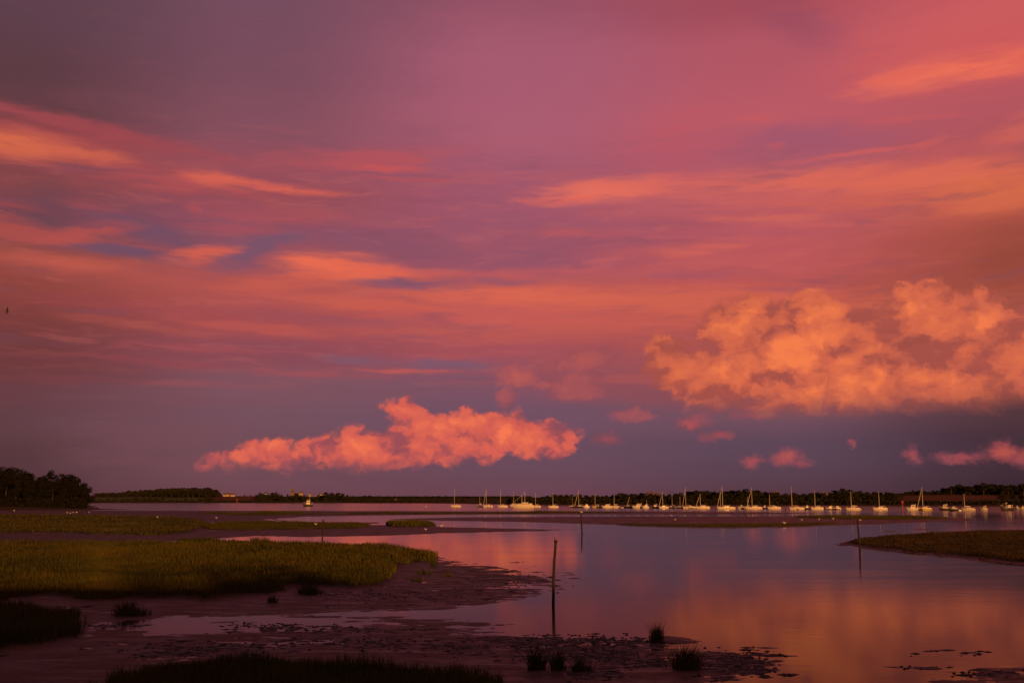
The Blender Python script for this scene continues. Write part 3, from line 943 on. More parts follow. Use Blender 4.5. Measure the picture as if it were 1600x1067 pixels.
# wrack: dark weed draped over mud and shallows
WRACK = [(1150, 1030, 42, 12, 70), (1130, 1046, 36, 9, 40), (1185, 1048, 26, 6, 20), (900, 1000, 60, 7, 50), (860, 1012, 60, 8, 50), (985, 1004, 46, 7, 40), (950, 1026, 70, 7, 60),
         (1010, 1036, 60, 7, 50), (880, 1030, 70, 7, 60), (930, 1056, 50, 8, 40), (960, 1015, 40, 5, 25), (1130, 1060, 12, 3, 10), (1232, 1054, 9, 2, 6), (1215, 1024, 14, 2, 5),
         (820, 1000, 70, 6, 36), (540, 1004, 120, 7, 40), (440, 978, 80, 4, 24), (700, 1012, 120, 12, 50), (330, 1010, 110, 10, 40), (780, 905, 90, 12, 60), (720, 890, 50, 6, 20),
         (640, 930, 120, 14, 50), (300, 1020, 120, 8, 40), (560, 930, 90, 6, 24), (170, 978, 40, 3, 14), (1440, 1042, 40, 3, 4), (1560, 1052, 60, 6, 14), (1500, 1020, 90, 5, 5),
         (770, 893, 30, 3, 8), (808, 878, 8, 1, 2), (1318, 851, 14, 2, 8), (500, 985, 140, 6, 36)]
wv_, wf_ = [], []
spots = []
for (cx, cy, sx, sy, nb) in WRACK:
    for _ in range(nb * 3):
        px_, py_ = random.gauss(cx, sx * 0.6), random.gauss(cy, sy * 0.6)
        if py_ > 800:
            spots.append(ground(px_, py_))
spz = terrain(np.array([p[0] for p in spots]), np.array([p[1] for p in spots]))[0]
for (x, y), z in zip(spots, spz):
    z = max(float(z), 0.0)
    L = 0.09 + 0.5 * random.random() ** 3 * (0.5 + y / 70)
    W = L * random.uniform(0.2, 0.5)
    a = random.uniform(-0.4, 0.4)
    k = random.choice((6, 7, 8))
    b = len(wv_)
    wv_.append((x, y, z + random.uniform(0.02, 0.06)))
    for q in range(k):
        t = 2 * math.pi * q / k
        r = random.uniform(0.35, 1.25)
        ex, ey = L * r * math.cos(t), W * r * math.sin(t)
        wv_.append((x + ex * math.cos(a) - ey * math.sin(a), y + ex * math.sin(a) + ey * math.cos(a), z + random.uniform(-0.02, 0.012)))
    wf_ += [(b, b + 1 + q, b + 1 + (q + 1) % k) for q in range(k)]
o = mesh_obj('seaweed', wv_, wf_, mat_weed)
o['kind'] = 'stuff'
o['label'] = 'dark seaweed strewn over the mud and shallows'
o['category'] = 'seaweed'


# ================================================================== trees
def make_tree_meshes(seed, nleaf, leaf, mat, shape):
    """unit-ish tree 10 m tall: returns (crown mesh, trunk mesh)"""
    r = np.random.default_rng(seed)
    H = 10.0
    nb = 15
    blobs = []
    for i in range(nb):
        t = r.uniform(0.0, 1.0)
        zc = 1.7 + 6.8 * t
        rad = shape * (1.0 - 0.72 * max(0, t - 0.35)) * r.uniform(0.35, 1.0)
        a = r.uniform(0, 2 * np.pi)
        blobs.append((rad * math.cos(a), rad * math.sin(a), zc, r.uniform(1.0, 1.9) * (1.1 - 0.35 * t)))
    blobs.append((0, 0, 8.5, 1.3))
    V = []
    per = nleaf // len(blobs)
    for (bx, by, bz, br) in blobs:
        d = r.normal(0, 1, (per, 3))
        d /= np.linalg.norm(d, axis=1)[:, None]
        rad = br * (0.62 + 0.45 * r.uniform(0, 1, per) ** 0.7)
        c = np.array([bx, by, bz]) + d * rad[:, None] * np.array([1.1, 1.1, 0.85])
        n1 = d + r.normal(0, 0.55, (per, 3))
        n1 /= np.linalg.norm(n1, axis=1)[:, None]
        t1 = np.cross(n1, r.normal(0, 1, (per, 3)))
        t1 /= np.linalg.norm(t1, axis=1)[:, None]
        t2 = np.cross(n1, t1)
        s = leaf * r.uniform(0.6, 1.35, per)[:, None]
        V.append(np.stack([c - t1 * s, c + t2 * s * 0.7, c + t1 * s, c - t2 * s * 0.7], 1))
    V = np.concatenate(V).reshape(-1, 3)
    V[:, 2] = np.clip(V[:, 2], 0.5, None)
    F = np.arange(len(V)).reshape(-1, 4)
    crown = np_mesh('crown', V, F, mat)
    m = MB()
    m.tube([(0, 0, -0.6), (0.05, 0, 1.6), (0.1, 0.05, 4.5), (0.0, 0.1, 7.4)], [0.34, 0.26, 0.18, 0.06], 7)
    for (bx, by, bz, br) in blobs[:8]:
        m.tube([(0.05, 0.02, max(1.5, bz * 0.5)), (bx * 0.5, by * 0.5, bz * 0.8), (bx, by, bz)], [0.13, 0.08, 0.03], 5)
    tm = bpy.data.meshes.new('trunk')
    tm.from_pydata(m.v, [], m.f)
    tm.materials.append(mat_bark)
    return crown, tm


VAR_FAR = [make_tree_meshes(100 + i, 900, 0.42, mat_leaf, 2.6 + 0.25 * i) for i in range(6)]
VAR_BIG = [make_tree_meshes(200 + i, 3200, 0.23, mat_leaf_dimmed, 2.7 + 0.25 * i) for i in range(5)]


def plant_tree(variants, px_, dist, ytop, label, group, wide=(0.9, 1.25), cat='tree'):
    x, y = at_dist(px_, dist)
    z = gz(x, y)
    top = CAM_H + (HORIZON - ytop) * dist / LENS_PX
    h = top - z
    if h < 2.2:
        return
    s = h / 10.0
    cm, tm = random.choice(variants)
    t = thing('tree', label, cat, (x, y, z - 0.1), random.uniform(0, 6.28), group)
    k = random.uniform(*wide)
    t.scale = (s * k, s * k, s)
    link_mesh('crown', cm, t)
    link_mesh('trunk', tm, t)
    return t


def prof(pts):
    xs, ys = [p[0] for p in pts], [p[1] for p in pts]
    return lambda x: float(np.interp(x, xs, ys))


# dark clump on the left bank
pl = prof([(-120, 722), (0, 724), (12, 725), (35, 731), (62, 741), (68, 742), (76, 733), (90, 735), (112, 740), (125, 747), (134, 756), (140, 770)])
GL = 'trees of the dark wood on the left bank'
def LLx(x, row):
    return '%s tree of the dark left wood, %s' % (row, 'near the picture edge' if x < 40 else ('left of the pointed crown' if x < 72 else 'right of the pointed crown'))

for x in np.arange(-75, 134, 15):
    xx = x + random.uniform(-3, 3)
    plant_tree(VAR_BIG, xx, 735 + random.uniform(-25, 25), pl(xx) + random.uniform(0, 4), LLx(xx, 'skyline'), GL, (0.95, 1.25))
    plant_tree(VAR_BIG, xx + 7, 680 + random.uniform(-10, 10), pl(xx + 7) + random.uniform(7, 20), LLx(xx, 'middle row'), GL, (1.0, 1.3))
for x in np.arange(-70, 128, 19):
    plant_tree(VAR_BIG, x + random.uniform(-4, 4), 655 + random.uniform(-8, 4), pl(x) + random.uniform(22, 36), LLx(x, 'shoreline'), GL, (1.1, 1.5))
plant_tree(VAR_BIG, 131, 672, 752, 'rightmost tree of the dark wood, overhanging the water', GL, (0.7, 0.8))
plant_tree(VAR_BIG, 135, 660, 768, 'low tree at the foot of the dark wood by its right end', GL, (0.9, 1.0))
plant_tree(VAR_BIG, 77, 690, 732, 'tree whose crown stands up as a point above the dark wood', GL, (0.6, 0.7))

# rounded wood above the fields, far left
pa = prof([(145, 769), (190, 768), (200, 765.5), (230, 764), (250, 761.8), (300, 760.6), (330, 761.5), (342, 766), (346, 771)])
LA = 'tree in the rounded wood above the pasture and stubble, far left shore'
GA = 'trees of the rounded wood above the far left fields'
for x in np.arange(150, 345, 8.5):
    d = 1690 if x > 188 else 1620
    plant_tree(VAR_FAR, x + random.uniform(-2, 2), d + random.uniform(0, 40), pa(x) + random.uniform(0, 1.2), LA if x > 190 else 'tree in the low thin wood between the dark left wood and the rounded wood', GA, (1.5, 2.0))
    if x > 190:
        plant_tree(VAR_FAR, x + random.uniform(-2, 2), d - 35, pa(x) + random.uniform(3, 6), LA.replace('tree in', 'front tree of'), GA, (1.5, 2.0))
# hedgerow trees along the left water's edge
pb = prof([(145, 779), (205, 777), (258, 774.5), (265, 778.5), (310, 779), (322, 772), (332, 779), (420, 780.5), (480, 781)])
LB = 'bushy hedgerow tree along the water edge below the far left fields'
for x in np.arange(146, 480, 11):
    plant_tree(VAR_FAR, x + random.uniform(-1.5, 1.5), 1400 + random.uniform(-20, 20), pb(x) + random.uniform(-0.6, 1.5), LB, 'hedgerow trees on the far left shore', (1.6, 2.4))
plant_tree(VAR_FAR, 322, 1390, 772, 'single round tree standing in front of the stubble field', 'hedgerow trees on the far left shore', (0.9, 1.0))
# village trees
pc = prof([(346, 772), (370, 769.5), (395, 769), (412, 767.5), (430, 767), (445, 770), (470, 769.5), (490, 772), (510, 768), (530, 769), (560, 774), (575, 772.5), (590, 777), (620, 776), (660, 777.5)])
LC = 'tree among the houses and church of the far village'
GC = 'trees round the far village'
for x in np.arange(348, 660, 8.5):
    if x < 405 or (438 < x < 500):
        yo = 2.0
    else:
        yo = 0.0
    plant_tree(VAR_FAR, x + random.uniform(-2, 2), 1560 + random.uniform(-20, 30), pc(x) + yo + random.uniform(0, 1.6), LC if x < 505 else 'tree on the ridge right of the last village house', GC, (1.5, 2.1))
for x in np.arange(425, 600, 12):
    plant_tree(VAR_FAR, x + random.uniform(-2, 2), 1430 + random.uniform(-20, 20), pc(x) + random.uniform(4.0, 7.5), 'shoreline tree below the village, left and right of the wheelhouse boat', GC, (1.7, 2.4))

# the long right-hand wood
pr = prof([(780, 779), (800, 775), (803, 772.5), (810, 774.5), (830, 776), (850, 773.5), (870, 771), (890, 771), (930, 772), (957, 771.5), (960, 768), (978, 769), (990, 770.5), (1003, 768), (1012, 769.5),
           (1050, 770), (1068, 768), (1080, 764.5), (1100, 765), (1120, 765.5), (1150, 765), (1166, 761.8), (1172, 763.5), (1180, 765.5), (1188, 763.5), (1197, 767), (1215, 768.5), (1250, 769),
           (1275, 768), (1290, 770), (1302, 768), (1310, 761), (1322, 762), (1332, 766), (1345, 765), (1375, 768), (1390, 767), (1410, 768.5), (1425, 764.5), (1434, 763.5),
           (1440, 766), (1465, 765), (1475, 761.5), (1488, 757.5), (1497, 756), (1510, 760), (1520, 757), (1535, 753), (1550, 755), (1565, 754.5), (1572, 757.5), (1585, 755.5), (1600, 754.5), (1700, 753)])
SEG = [(850, 'the big white motor yacht'), (885, 'the sloop standing clear of its neighbours'), (925, 'the dark hulled sloop'), (960, 'the ochre sloop and its neighbours'), (1015, 'the pair of white motor cruisers'),
       (1060, 'the start of the long packed row'), (1115, 'the long low yachts left of the gap'), (1150, 'the two masted yacht'), (1198, 'the long yacht with the thin tall mast'), (1228, 'the yacht with the wide stern'),
       (1262, 'the tallest single mast'), (1290, 'the yacht with dark deck covers'), (1318, 'the touching pair of motorboats'), (1352, 'the yacht mirrored in the water'), (1400, 'the lone flush decked yacht'),
       (1434, 'the red marker and the windowed cruiser'), (1470, 'the orange hulled yacht'), (1500, 'the dark hulled cruisers'), (1530, 'the pale yacht near the right edge'), (1560, 'the small cuddy boat'), (9999, 'the workboat at the right edge')]


def LRx(x, row):
    for lim, nm in SEG:
        if x < lim:
            return '%s behind %s' % (row, nm)
GR = 'trees of the long wood behind the moored boats'
for x in np.arange(796, 1650, 10):
    back = 1010 if x < 1000 else (960 if x < 1400 else 1130)
    plant_tree(VAR_FAR, x + random.uniform(-3, 3), back + random.uniform(-25, 25), pr(x) + random.uniform(0, 1.3), LRx(x, 'skyline tree of the long wood'), GR, (1.2, 1.7))
    if not (1408 < x < 1560) and x > 880 and int(round((x - 796) / 10)) % 2 == 0:
        plant_tree(VAR_FAR, x + 4 + random.uniform(-3, 3), back - 50 + random.uniform(-10, 10), pr(x) + random.uniform(4, 8), LRx(x, 'lower front tree of the long wood'), GR, (1.3, 1.8))
for x in np.arange(1400, 1650, 14):
    if x > 1556:
        plant_tree(VAR_FAR, x + random.uniform(-2, 2), 930 + random.uniform(-15, 15), 764 + random.uniform(0, 6), LRx(x, 'tall shoreline tree'), GR, (0.9, 1.2))
    else:
        plant_tree(VAR_FAR, x + random.uniform(-3, 3), 868 + random.uniform(-10, 10), 783.5 + random.uniform(-1, 2), LRx(x, 'low hedge tree below the stubble'), GR, (1.6, 2.2))


# undergrowth: massed scrub along the far banks
def scrub(name, label, x0, x1, dist, ytop, n, leaf, mat):
    r = np.random.default_rng(int(abs(x0) * 7 + n))
    px_ = r.uniform(x0, x1, n)
    dd = dist(px_) if callable(dist) else np.full(n, float(dist))
    dd = dd + r.uniform(-12, 12, n)
    u = (px_ - 800) / LENS_PX * math.cos(TILT)
    X, Y = u * dd, dd
    z0 = terrain(X, Y)[0]
    top = CAM_H + (HORIZON - (ytop(px_) if callable(ytop) else ytop)) * dd / LENS_PX
    hh = np.maximum(top - z0, 0.5) * (0.75 + 0.6 * fbm(X / 6, Y / 6, 8, 3))
    c = np.stack([X, Y, z0 + hh * r.uniform(0, 1, n)], 1)
    n1 = r.normal(0, 1, (n, 3)); n1[:, 1] -= 0.8
    n1 /= np.linalg.norm(n1, axis=1)[:, None]
    t1 = np.cross(n1, r.normal(0, 1, (n, 3))); t1 /= np.linalg.norm(t1, axis=1)[:, None]
    t2 = np.cross(n1, t1)
    s = leaf * r.uniform(0.6, 1.4, n)[:, None]
    V = np.stack([c - t1 * s, c + t2 * s, c + t1 * s, c - t2 * s], 1).reshape(-1, 3)
    o = link_mesh(name, np_mesh(name, V, np.arange(len(V)).reshape(-1, 4), mat))
    o['kind'] = 'stuff'
    o['label'] = label
    o['category'] = 'scrub'


def vec(f):
    return lambda p: np.array([f(q) for q in p])


scrub('undergrowth', 'dark undergrowth along the foot of the long wood', 800, 1700, lambda p: np.interp(p, [800, 1000, 1250, 1400, 1700], [985, 930, 885, 845, 800]),
      lambda p: np.interp(p, [800, 1000, 1250, 1400, 1700], [779, 778, 777, 782, 780]), 26000, 0.75, mat_leaf)
scrub('undergrowth', 'dark undergrowth filling the long wood', 796, 1405, lambda p: np.interp(p, [800, 1000, 1250, 1400], [1005, 990, 945, 945]),
      vec(lambda q: pr(q) + 2.2), 52000, 0.6, mat_leaf)
scrub('undergrowth', 'dark undergrowth filling the wood above the right-hand stubble', 1395, 1700, 1135, vec(lambda q: pr(q) + 2.5), 26000, 0.7, mat_leaf)
scrub('undergrowth', 'dark undergrowth at the foot of the left wood', -90, 137, 645, 776, 9000, 0.55, mat_leaf_dimmed)
scrub('undergrowth', 'dark undergrowth filling the left wood', -90, 132, 700, vec(lambda q: pl(q) + 7), 26000, 0.5, mat_leaf_dimmed)
scrub('undergrowth', 'dark undergrowth filling the rounded wood', 150, 346, 1695, vec(lambda q: pa(q) + 1.5), 22000, 0.9, mat_leaf)
scrub('undergrowth', 'dark scrub below the far village', 140, 600, 1385, 781.8, 11000, 0.9, mat_leaf)
scrub('undergrowth', 'dark scrub filling the village ridge', 400, 660, 1450, vec(lambda q: pc(q) + 4.0), 16000, 0.9, mat_leaf)
scrub('far_wood', 'low hazy wooded land on the central horizon', 545, 830, 2700, 775.2, 9000, 2.2, mat_leaf)
scrub('far_wood', 'low scrub along the central far shore', 560, 830, 1330, 780.5, 9000, 0.9, mat_leaf)


# ================================================================== village
def house(px_, dist, ridge, w, d, h, label, wall=None, rz=0.0):
    x, y = at_dist(px_, dist)
    z = gz(x, y)
    h = max(2.0, CAM_H + (HORIZON - ridge) * dist / LENS_PX - z - d * 0.42)
    t = thing('house', label, 'house', (x, y, z), rz, 'houses of the far village and shore')
    MB().prism([(-w / 2, -1), (w / 2, -1), (w / 2, h), (-w / 2, h)], -d / 2, d / 2).build('wall', wall or mat_wall, t)
    m = MB()
    e, rh = 0.4, h + d * 0.42
    m.add([(-w / 2 - e, -d / 2 - e, h - 0.1), (w / 2 + e, -d / 2 - e, h - 0.1), (w / 2 + e, 0, rh), (-w / 2 - e, 0, rh), (-w / 2 - e, d / 2 + e, h - 0.1), (w / 2 + e, d / 2 + e, h - 0.1)],
          [(0, 1, 2, 3), (3, 2, 5, 4), (0, 3, 4), (1, 5, 2), (0, 4, 5, 1)])
    rf = m.build('roof', mat_roof, t)
    MB().box(w * 0.28, w * 0.28 + 0.9, -0.5, 0.5, rh - 0.8, rh + 1.2).build('chimney', mat_stone, rf)
    for k in range(3):
        cx = (-0.32 + 0.32 * k) * w
        MB().box(cx - 0.55, cx + 0.55, -d / 2 - 0.06, -d / 2 + 0.1, h * 0.55, h * 0.55 + 1.2).build('window', mat_glass, t)
    MB().box(-0.15 * w - 0.5, -0.15 * w + 0.5, -d / 2 - 0.05, -d / 2 + 0.1, 0.0, 2.1).build('door', mat_spruce, t)
    return t


house(354, 1530, 769.8, 8, 6, 2.8, 'long pale house right of the rounded wood')
house(363.5, 1525, 770.3, 6, 5, 2.6, 'smaller pale house beside the long house by the wood', rz=0.2)
house(415, 1505, 769.6, 4.0, 4, 2.6, 'white house between the trees left of the church tower', rz=0.1)
house(470, 1505, 768.4, 5, 4.5, 2.8, 'sunlit house just right of the church tower', rz=-0.2)
house(484, 1500, 770.2, 3.5, 3.5, 2.0, 'pale house in the middle of the village', rz=0.0)
house(494, 1470, 773.2, 3.5, 3.5, 2.0, 'low sunlit house below the right end of the village', rz=0.2)
house(501, 1500, 770.6, 4.2, 4, 3.4, 'tall sunlit gable at the right end of the village', rz=0.5)
house(617, 1325, 782.2, 4.0, 4, 2.0, 'lone white cottage at the water edge on the low far shore')
house(1016, 1045, 768.6, 6, 5, 2.4, 'pale house showing over the long wood, upper left one', rz=0.1)
house(1027, 1030, 770.4, 5, 4, 1.6, 'pale house peeping out of the long wood below another', rz=-0.3)
house(1211, 985, 768.0, 5, 4, 1.6, 'pale house in a dip of the wood behind the middle boats', rz=0.3)
house(1283, 975, 769.3, 4, 4, 1.8, 'white house end among the trees left of the round tree', rz=0.6)
house(1293, 990, 769.2, 4, 4, 2.0, 'dim pale house beside the white house end', rz=0.2)
# church
cx_, cy_ = at_dist(457, 1540)
zc = CAM_H + (HORIZON - 763.3) * 1540 / LENS_PX - 15.0
ch = thing('church', 'church with square tower standing over the far village', 'church', (cx_, cy_, zc), 0.1)
tw = MB().box(-2.3, 2.3, -2.3, 2.3, -8, 14).build('tower', mat_stone, ch)
for sx in (-1.85, -0.62, 0.62, 1.85):
    MB().box(sx - 0.4, sx + 0.4, -2.32, -1.8, 14.002, 15.0).build('merlon', mat_stone, tw)
MB().box(-0.6, 0.6, -2.38, -2.2, 9.5, 12.2).build('belfry_opening', mat_glass, tw)
MB().prism([(2.35, -8), (17, -8), (17, 4.5), (2.35, 4.5)], -3.5, 3.5).build('nave', mat_stone, ch)
MB().add([(2.35, -4, 4.4), (17.4, -4, 4.4), (17.4, 0, 8), (2.35, 0, 8), (2.35, 4, 4.4), (17.4, 4, 4.4)],
         [(0, 1, 2, 3), (3, 2, 5, 4), (0, 3, 4), (1, 5, 2), (0, 4, 5, 1)]).build('nave_roof', mat_roof, ch)


# ================================================================== boats
def hull_mesh(L, B, free, mat, parent, bow_rake=0.10, sheer=0.35, transom=0.75, name='hull', draft=0.45):
    """bow towards -x, waterline at z=0, centred on x=0"""
    ns = 13
    vs, fs = [], []
    for i in range(ns):
        t = i / (ns - 1)
        x_deck = -L / 2 + L * t
        b = B / 2 * min(1.0, (math.sin(min(t / 0.6, 1) * math.pi / 2)) ** 0.85)
        if t > 0.6:
            b = B / 2 * (1 - (1 - transom) * ((t - 0.6) / 0.4) ** 2)
        b = max(b, 0.04)
        top = free * (1 + sheer * (1 - t) ** 2 + 0.08 * t * t)
        rake = L * bow_rake * max(0, 1 - t / 0.35)
        kd = -draft * math.sin(math.pi * min(max(t, 0.05), 0.97)) - 0.05
        xs_w = x_deck + rake
        row = [(xs_w, 0, kd), (xs_w, b * 0.62, kd * 0.45), (x_deck + rake * 0.6, b * 0.90, top * 0.30), (x_deck, b, top)]
        row = [(p[0], -p[1], p[2]) for p in row[:0:-1]] + row
        vs += row
    m = 7
    for i in range(ns - 1):
        for k in range(m - 1):
            fs.append((i * m + k, i * m + k + 1, (i + 1) * m + k + 1, (i + 1) * m + k))
    fs.append(tuple(range((ns - 1) * m, ns * m)))
    h = mesh_obj(name, vs, fs, mat, parent, True)
    dv, df = [], []
    for i in range(ns):
        a, b = vs[i * m], vs[i * m + m - 1]
        dv += [(a[0], a[1] * 0.97, a[2] - 0.06), (b[0], b[1] * 0.97, b[2] - 0.06)]
    df = [(2 * i, 2 * i + 2, 2 * i + 3, 2 * i + 1) for i in range(ns - 1)]
    return h, dv, df


def boat_root(name, label, cat, x0, x1, ywl):
    px_ = (x0 + x1) / 2
    x, y = ground(px_, ywl)
    L = (x1 - x0) * y / LENS_PX
    return x, y, L


GS = 'boats moored in the channel'


def sailboat(x0, x1, ywl, mx, mtop, label, hull=None, cover=None, jib=True, mast=None, mizzen=None, yaw=None, lean=0.0, tall=1.0):
    x, y, L = boat_root('sailing_yacht', label, 'sailboat', x0, x1, ywl)
    yaw = random.uniform(-0.14, 0.14) if yaw is None else yaw
    t = thing('sailing_yacht', label, 'sailboat', (x, y, 0), yaw, GS)
    paint = mat_white if x0 < 1480 else mat_dimmed_white
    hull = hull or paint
    L = max(L, 4.5)
    B = max(2.0, L * 0.31)
    free = 0.80 + 0.035 * L
    h, dv, df = hull_mesh(L, B, free, hull, t)
    mesh_obj('deck', dv, df, mat_white, t)
    MB().prism([(-L * 0.20, free * 0.9), (L * 0.18, free * 0.9), (L * 0.16, free + 0.62), (-L * 0.05, free + 0.58), (-L * 0.16, free + 0.34)], -B * 0.28, B * 0.28).build('cabin', mat_white, t)
    for s in (-1, 1):
        MB().box(-L * 0.08, L * 0.12, s * B * 0.285 - 0.02, s * B * 0.285 + 0.02, free + 0.20, free + 0.40).build('cabin_window', mat_glass, t)
    MB().box(L * 0.22, L * 0.42, -B * 0.27, B * 0.27, free * 0.92, free + 0.26, 0.95).build('cockpit_coaming', mat_white, t)
    mxl = (mx - (x0 + x1) / 2) * y / LENS_PX
    mh = (ywl - mtop) * y / LENS_PX * tall
    mm = mast or mat_alu
    lx = mxl + lean * mh
    ms = MB().tube([(mxl, 0, free * 0.8), (lx * 0.5 + mxl * 0.5, 0, mh * 0.5), (lx, 0, mh)], [0.13, 0.12, 0.09], 6).build('mast', mm, t)
    if mh > 7:
        MB().tube([(mxl + (lx - mxl) * 0.6, -B * 0.34, mh * 0.6), (mxl + (lx - mxl) * 0.6, B * 0.34, mh * 0.6)], 0.05, 5).build('spreader', mm, ms)
    bl = min(L * 0.42, L * 0.46 - mxl)
    if bl > 1.0:
        bo = MB().tube([(mxl + 0.1, 0, free + 1.0), (mxl + bl, 0, free + 1.05)], 0.07, 6).build('boom', mm, t)
        MB().tube([(mxl + 0.12, 0, free + 1.22), (mxl + bl * 0.5, 0, free + 1.24), (mxl + bl * 0.98, 0, free + 1.18)], [0.23, 0.19, 0.11], 7).build('sail_cover', cover or mat_canvas_b, bo)
    bow = (-L * 0.48, 0, free * 1.3)
    if jib:
        MB().tube([bow, (lx * 0.5 + bow[0] * 0.5, 0, mh * 0.5 + bow[2] * 0.5), (lx - 0.1, 0, mh * 0.93)], [0.10, 0.12, 0.05], 6).build('furled_jib', mat_canvas_w, t)
    else:
        MB().tube([bow, (lx, 0, mh * 0.97)], 0.014, 4).build('forestay', mat_wire, t)
    MB().tube([(L * 0.48, 0, free), (lx, 0, mh * 0.99)], 0.014, 4).build('backstay', mat_wire, t)
    for s in (-1, 1):
        MB().tube([(mxl + 0.2, s * B * 0.45, free), (mxl + (lx - mxl) * 0.6, s * B * 0.33, mh * 0.6), (lx, 0, mh * 0.98)], 0.012, 4).build('shroud', mat_wire, t)
    pr_ = MB()
    zt = free * 1.33
    pr_.tube([(-L * 0.36, -B * 0.30, free * 1.2), (-L * 0.37, -B * 0.28, zt + 0.5), (-L * 0.5, 0, zt + 0.55), (-L * 0.37, B * 0.28, zt + 0.5), (-L * 0.36, B * 0.30, free * 1.2)], 0.03, 5)
    pr_.build('pulpit', mat_alu, t)
    MB().prism([(L * 0.46, -0.4), (L * 0.52, -0.4), (L * 0.51, free * 0.6), (L * 0.47, free * 0.6)], -0.04, 0.04).build('rudder', hull, t)
    if mizzen:
        zx = (mizzen[0] - (x0 + x1) / 2) * y / LENS_PX
        zh = (ywl - mizzen[1]) * y / LENS_PX
        MB().tube([(zx, 0, free * 0.8), (zx, 0, zh)], [0.11, 0.07], 6).build('mizzen_mast', mm, t)
    return t


def motorboat(x0, x1, ywl, label, hull=None, top=None, ht=1.0, yaw=None, arch=True, pole=None):
    x, y, L = boat_root('motor_cruiser', label, 'motorboat', x0, x1, ywl)
    yaw = random.uniform(-0.16, 0.16) if yaw is None else yaw
    t = thing('motor_cruiser', label, 'motorboat', (x, y, 0), yaw, GS)
    paint = mat_white if x0 < 1460 else mat_dimmed_white
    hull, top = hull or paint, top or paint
    B = max(1.8, L * 0.34)
    free = (0.75 + 0.05 * L)
    h, dv, df = hull_mesh(L, B, free, hull, t, 0.16, 0.45, 0.95)
    mesh_obj('deck', dv, df, mat_white, t)
    z1 = free + 1.35 * ht
    MB().prism([(-L * 0.26, free * 0.95), (L * 0.22, free * 0.9), (L * 0.20, z1), (-L * 0.05, z1), (-L * 0.14, free + 0.55)], -B * 0.36, B * 0.36).build('cabin', top, t)
    MB().add([(-L * 0.135, -B * 0.33, free + 0.60), (-L * 0.135, B * 0.33, free + 0.60), (-L * 0.058, B * 0.33, z1 - 0.05), (-L * 0.058, -B * 0.33, z1 - 0.05),
              (-L * 0.15, -B * 0.33, free + 0.62), (-L * 0.15, B * 0.33, free + 0.62), (-L * 0.073, B * 0.33, z1 - 0.03), (-L * 0.073, -B * 0.33, z1 - 0.03)],
             [(0, 1, 2, 3), (7, 6, 5, 4), (0, 4, 5, 1), (1, 5, 6, 2), (2, 6, 7, 3), (3, 7, 4, 0)]).build('windscreen', mat_glass, t)
    for s in (-1, 1):
        for q in (0.0, 0.10):
            MB().box(L * (-0.03 + q), L * (0.05 + q), s * B * 0.362 - 0.02, s * B * 0.362 + 0.02, free + 0.70 * ht, free + 1.12 * ht).build('side_window', mat_glass, t)
    MB().box(L * 0.24, L * 0.44, -B * 0.36, B * 0.36, free * 0.9, free + 0.30, 0.94).build('cockpit_coaming', mat_white, t)
    if arch:
        MB().tube([(L * 0.24, -B * 0.40, free), (L * 0.30, -B * 0.36, z1 + 0.35), (L * 0.30, B * 0.36, z1 + 0.35), (L * 0.24, B * 0.40, free)], 0.09, 6).build('radar_arch', mat_white, t)
    MB().tube([(-L * 0.10, -B * 0.42, free * 1.15), (-L * 0.30, -B * 0.36, free * 1.3 + 0.5), (-L * 0.49, 0, free * 1.45 + 0.5), (-L * 0.30, B * 0.36, free * 1.3 + 0.5), (-L * 0.10, B * 0.42, free * 1.15)], 0.035, 5).build('bow_rail', mat_alu, t)
    MB().box(L * 0.49, L * 0.55, -0.28, 0.28, -0.3, free * 0.9, 0.8).build('outboard_motor', mat_navy, t)
    if pole:
        ph = (ywl - pole[1]) * y / LENS_PX
        pxl = (pole[0] - (x0 + x1) / 2) * y / LENS_PX
        MB().tube([(pxl, 0, free * 0.7), (pxl, 0, ph)], [0.10, 0.06], 6).build('mast', mat_alu, t)
    return t


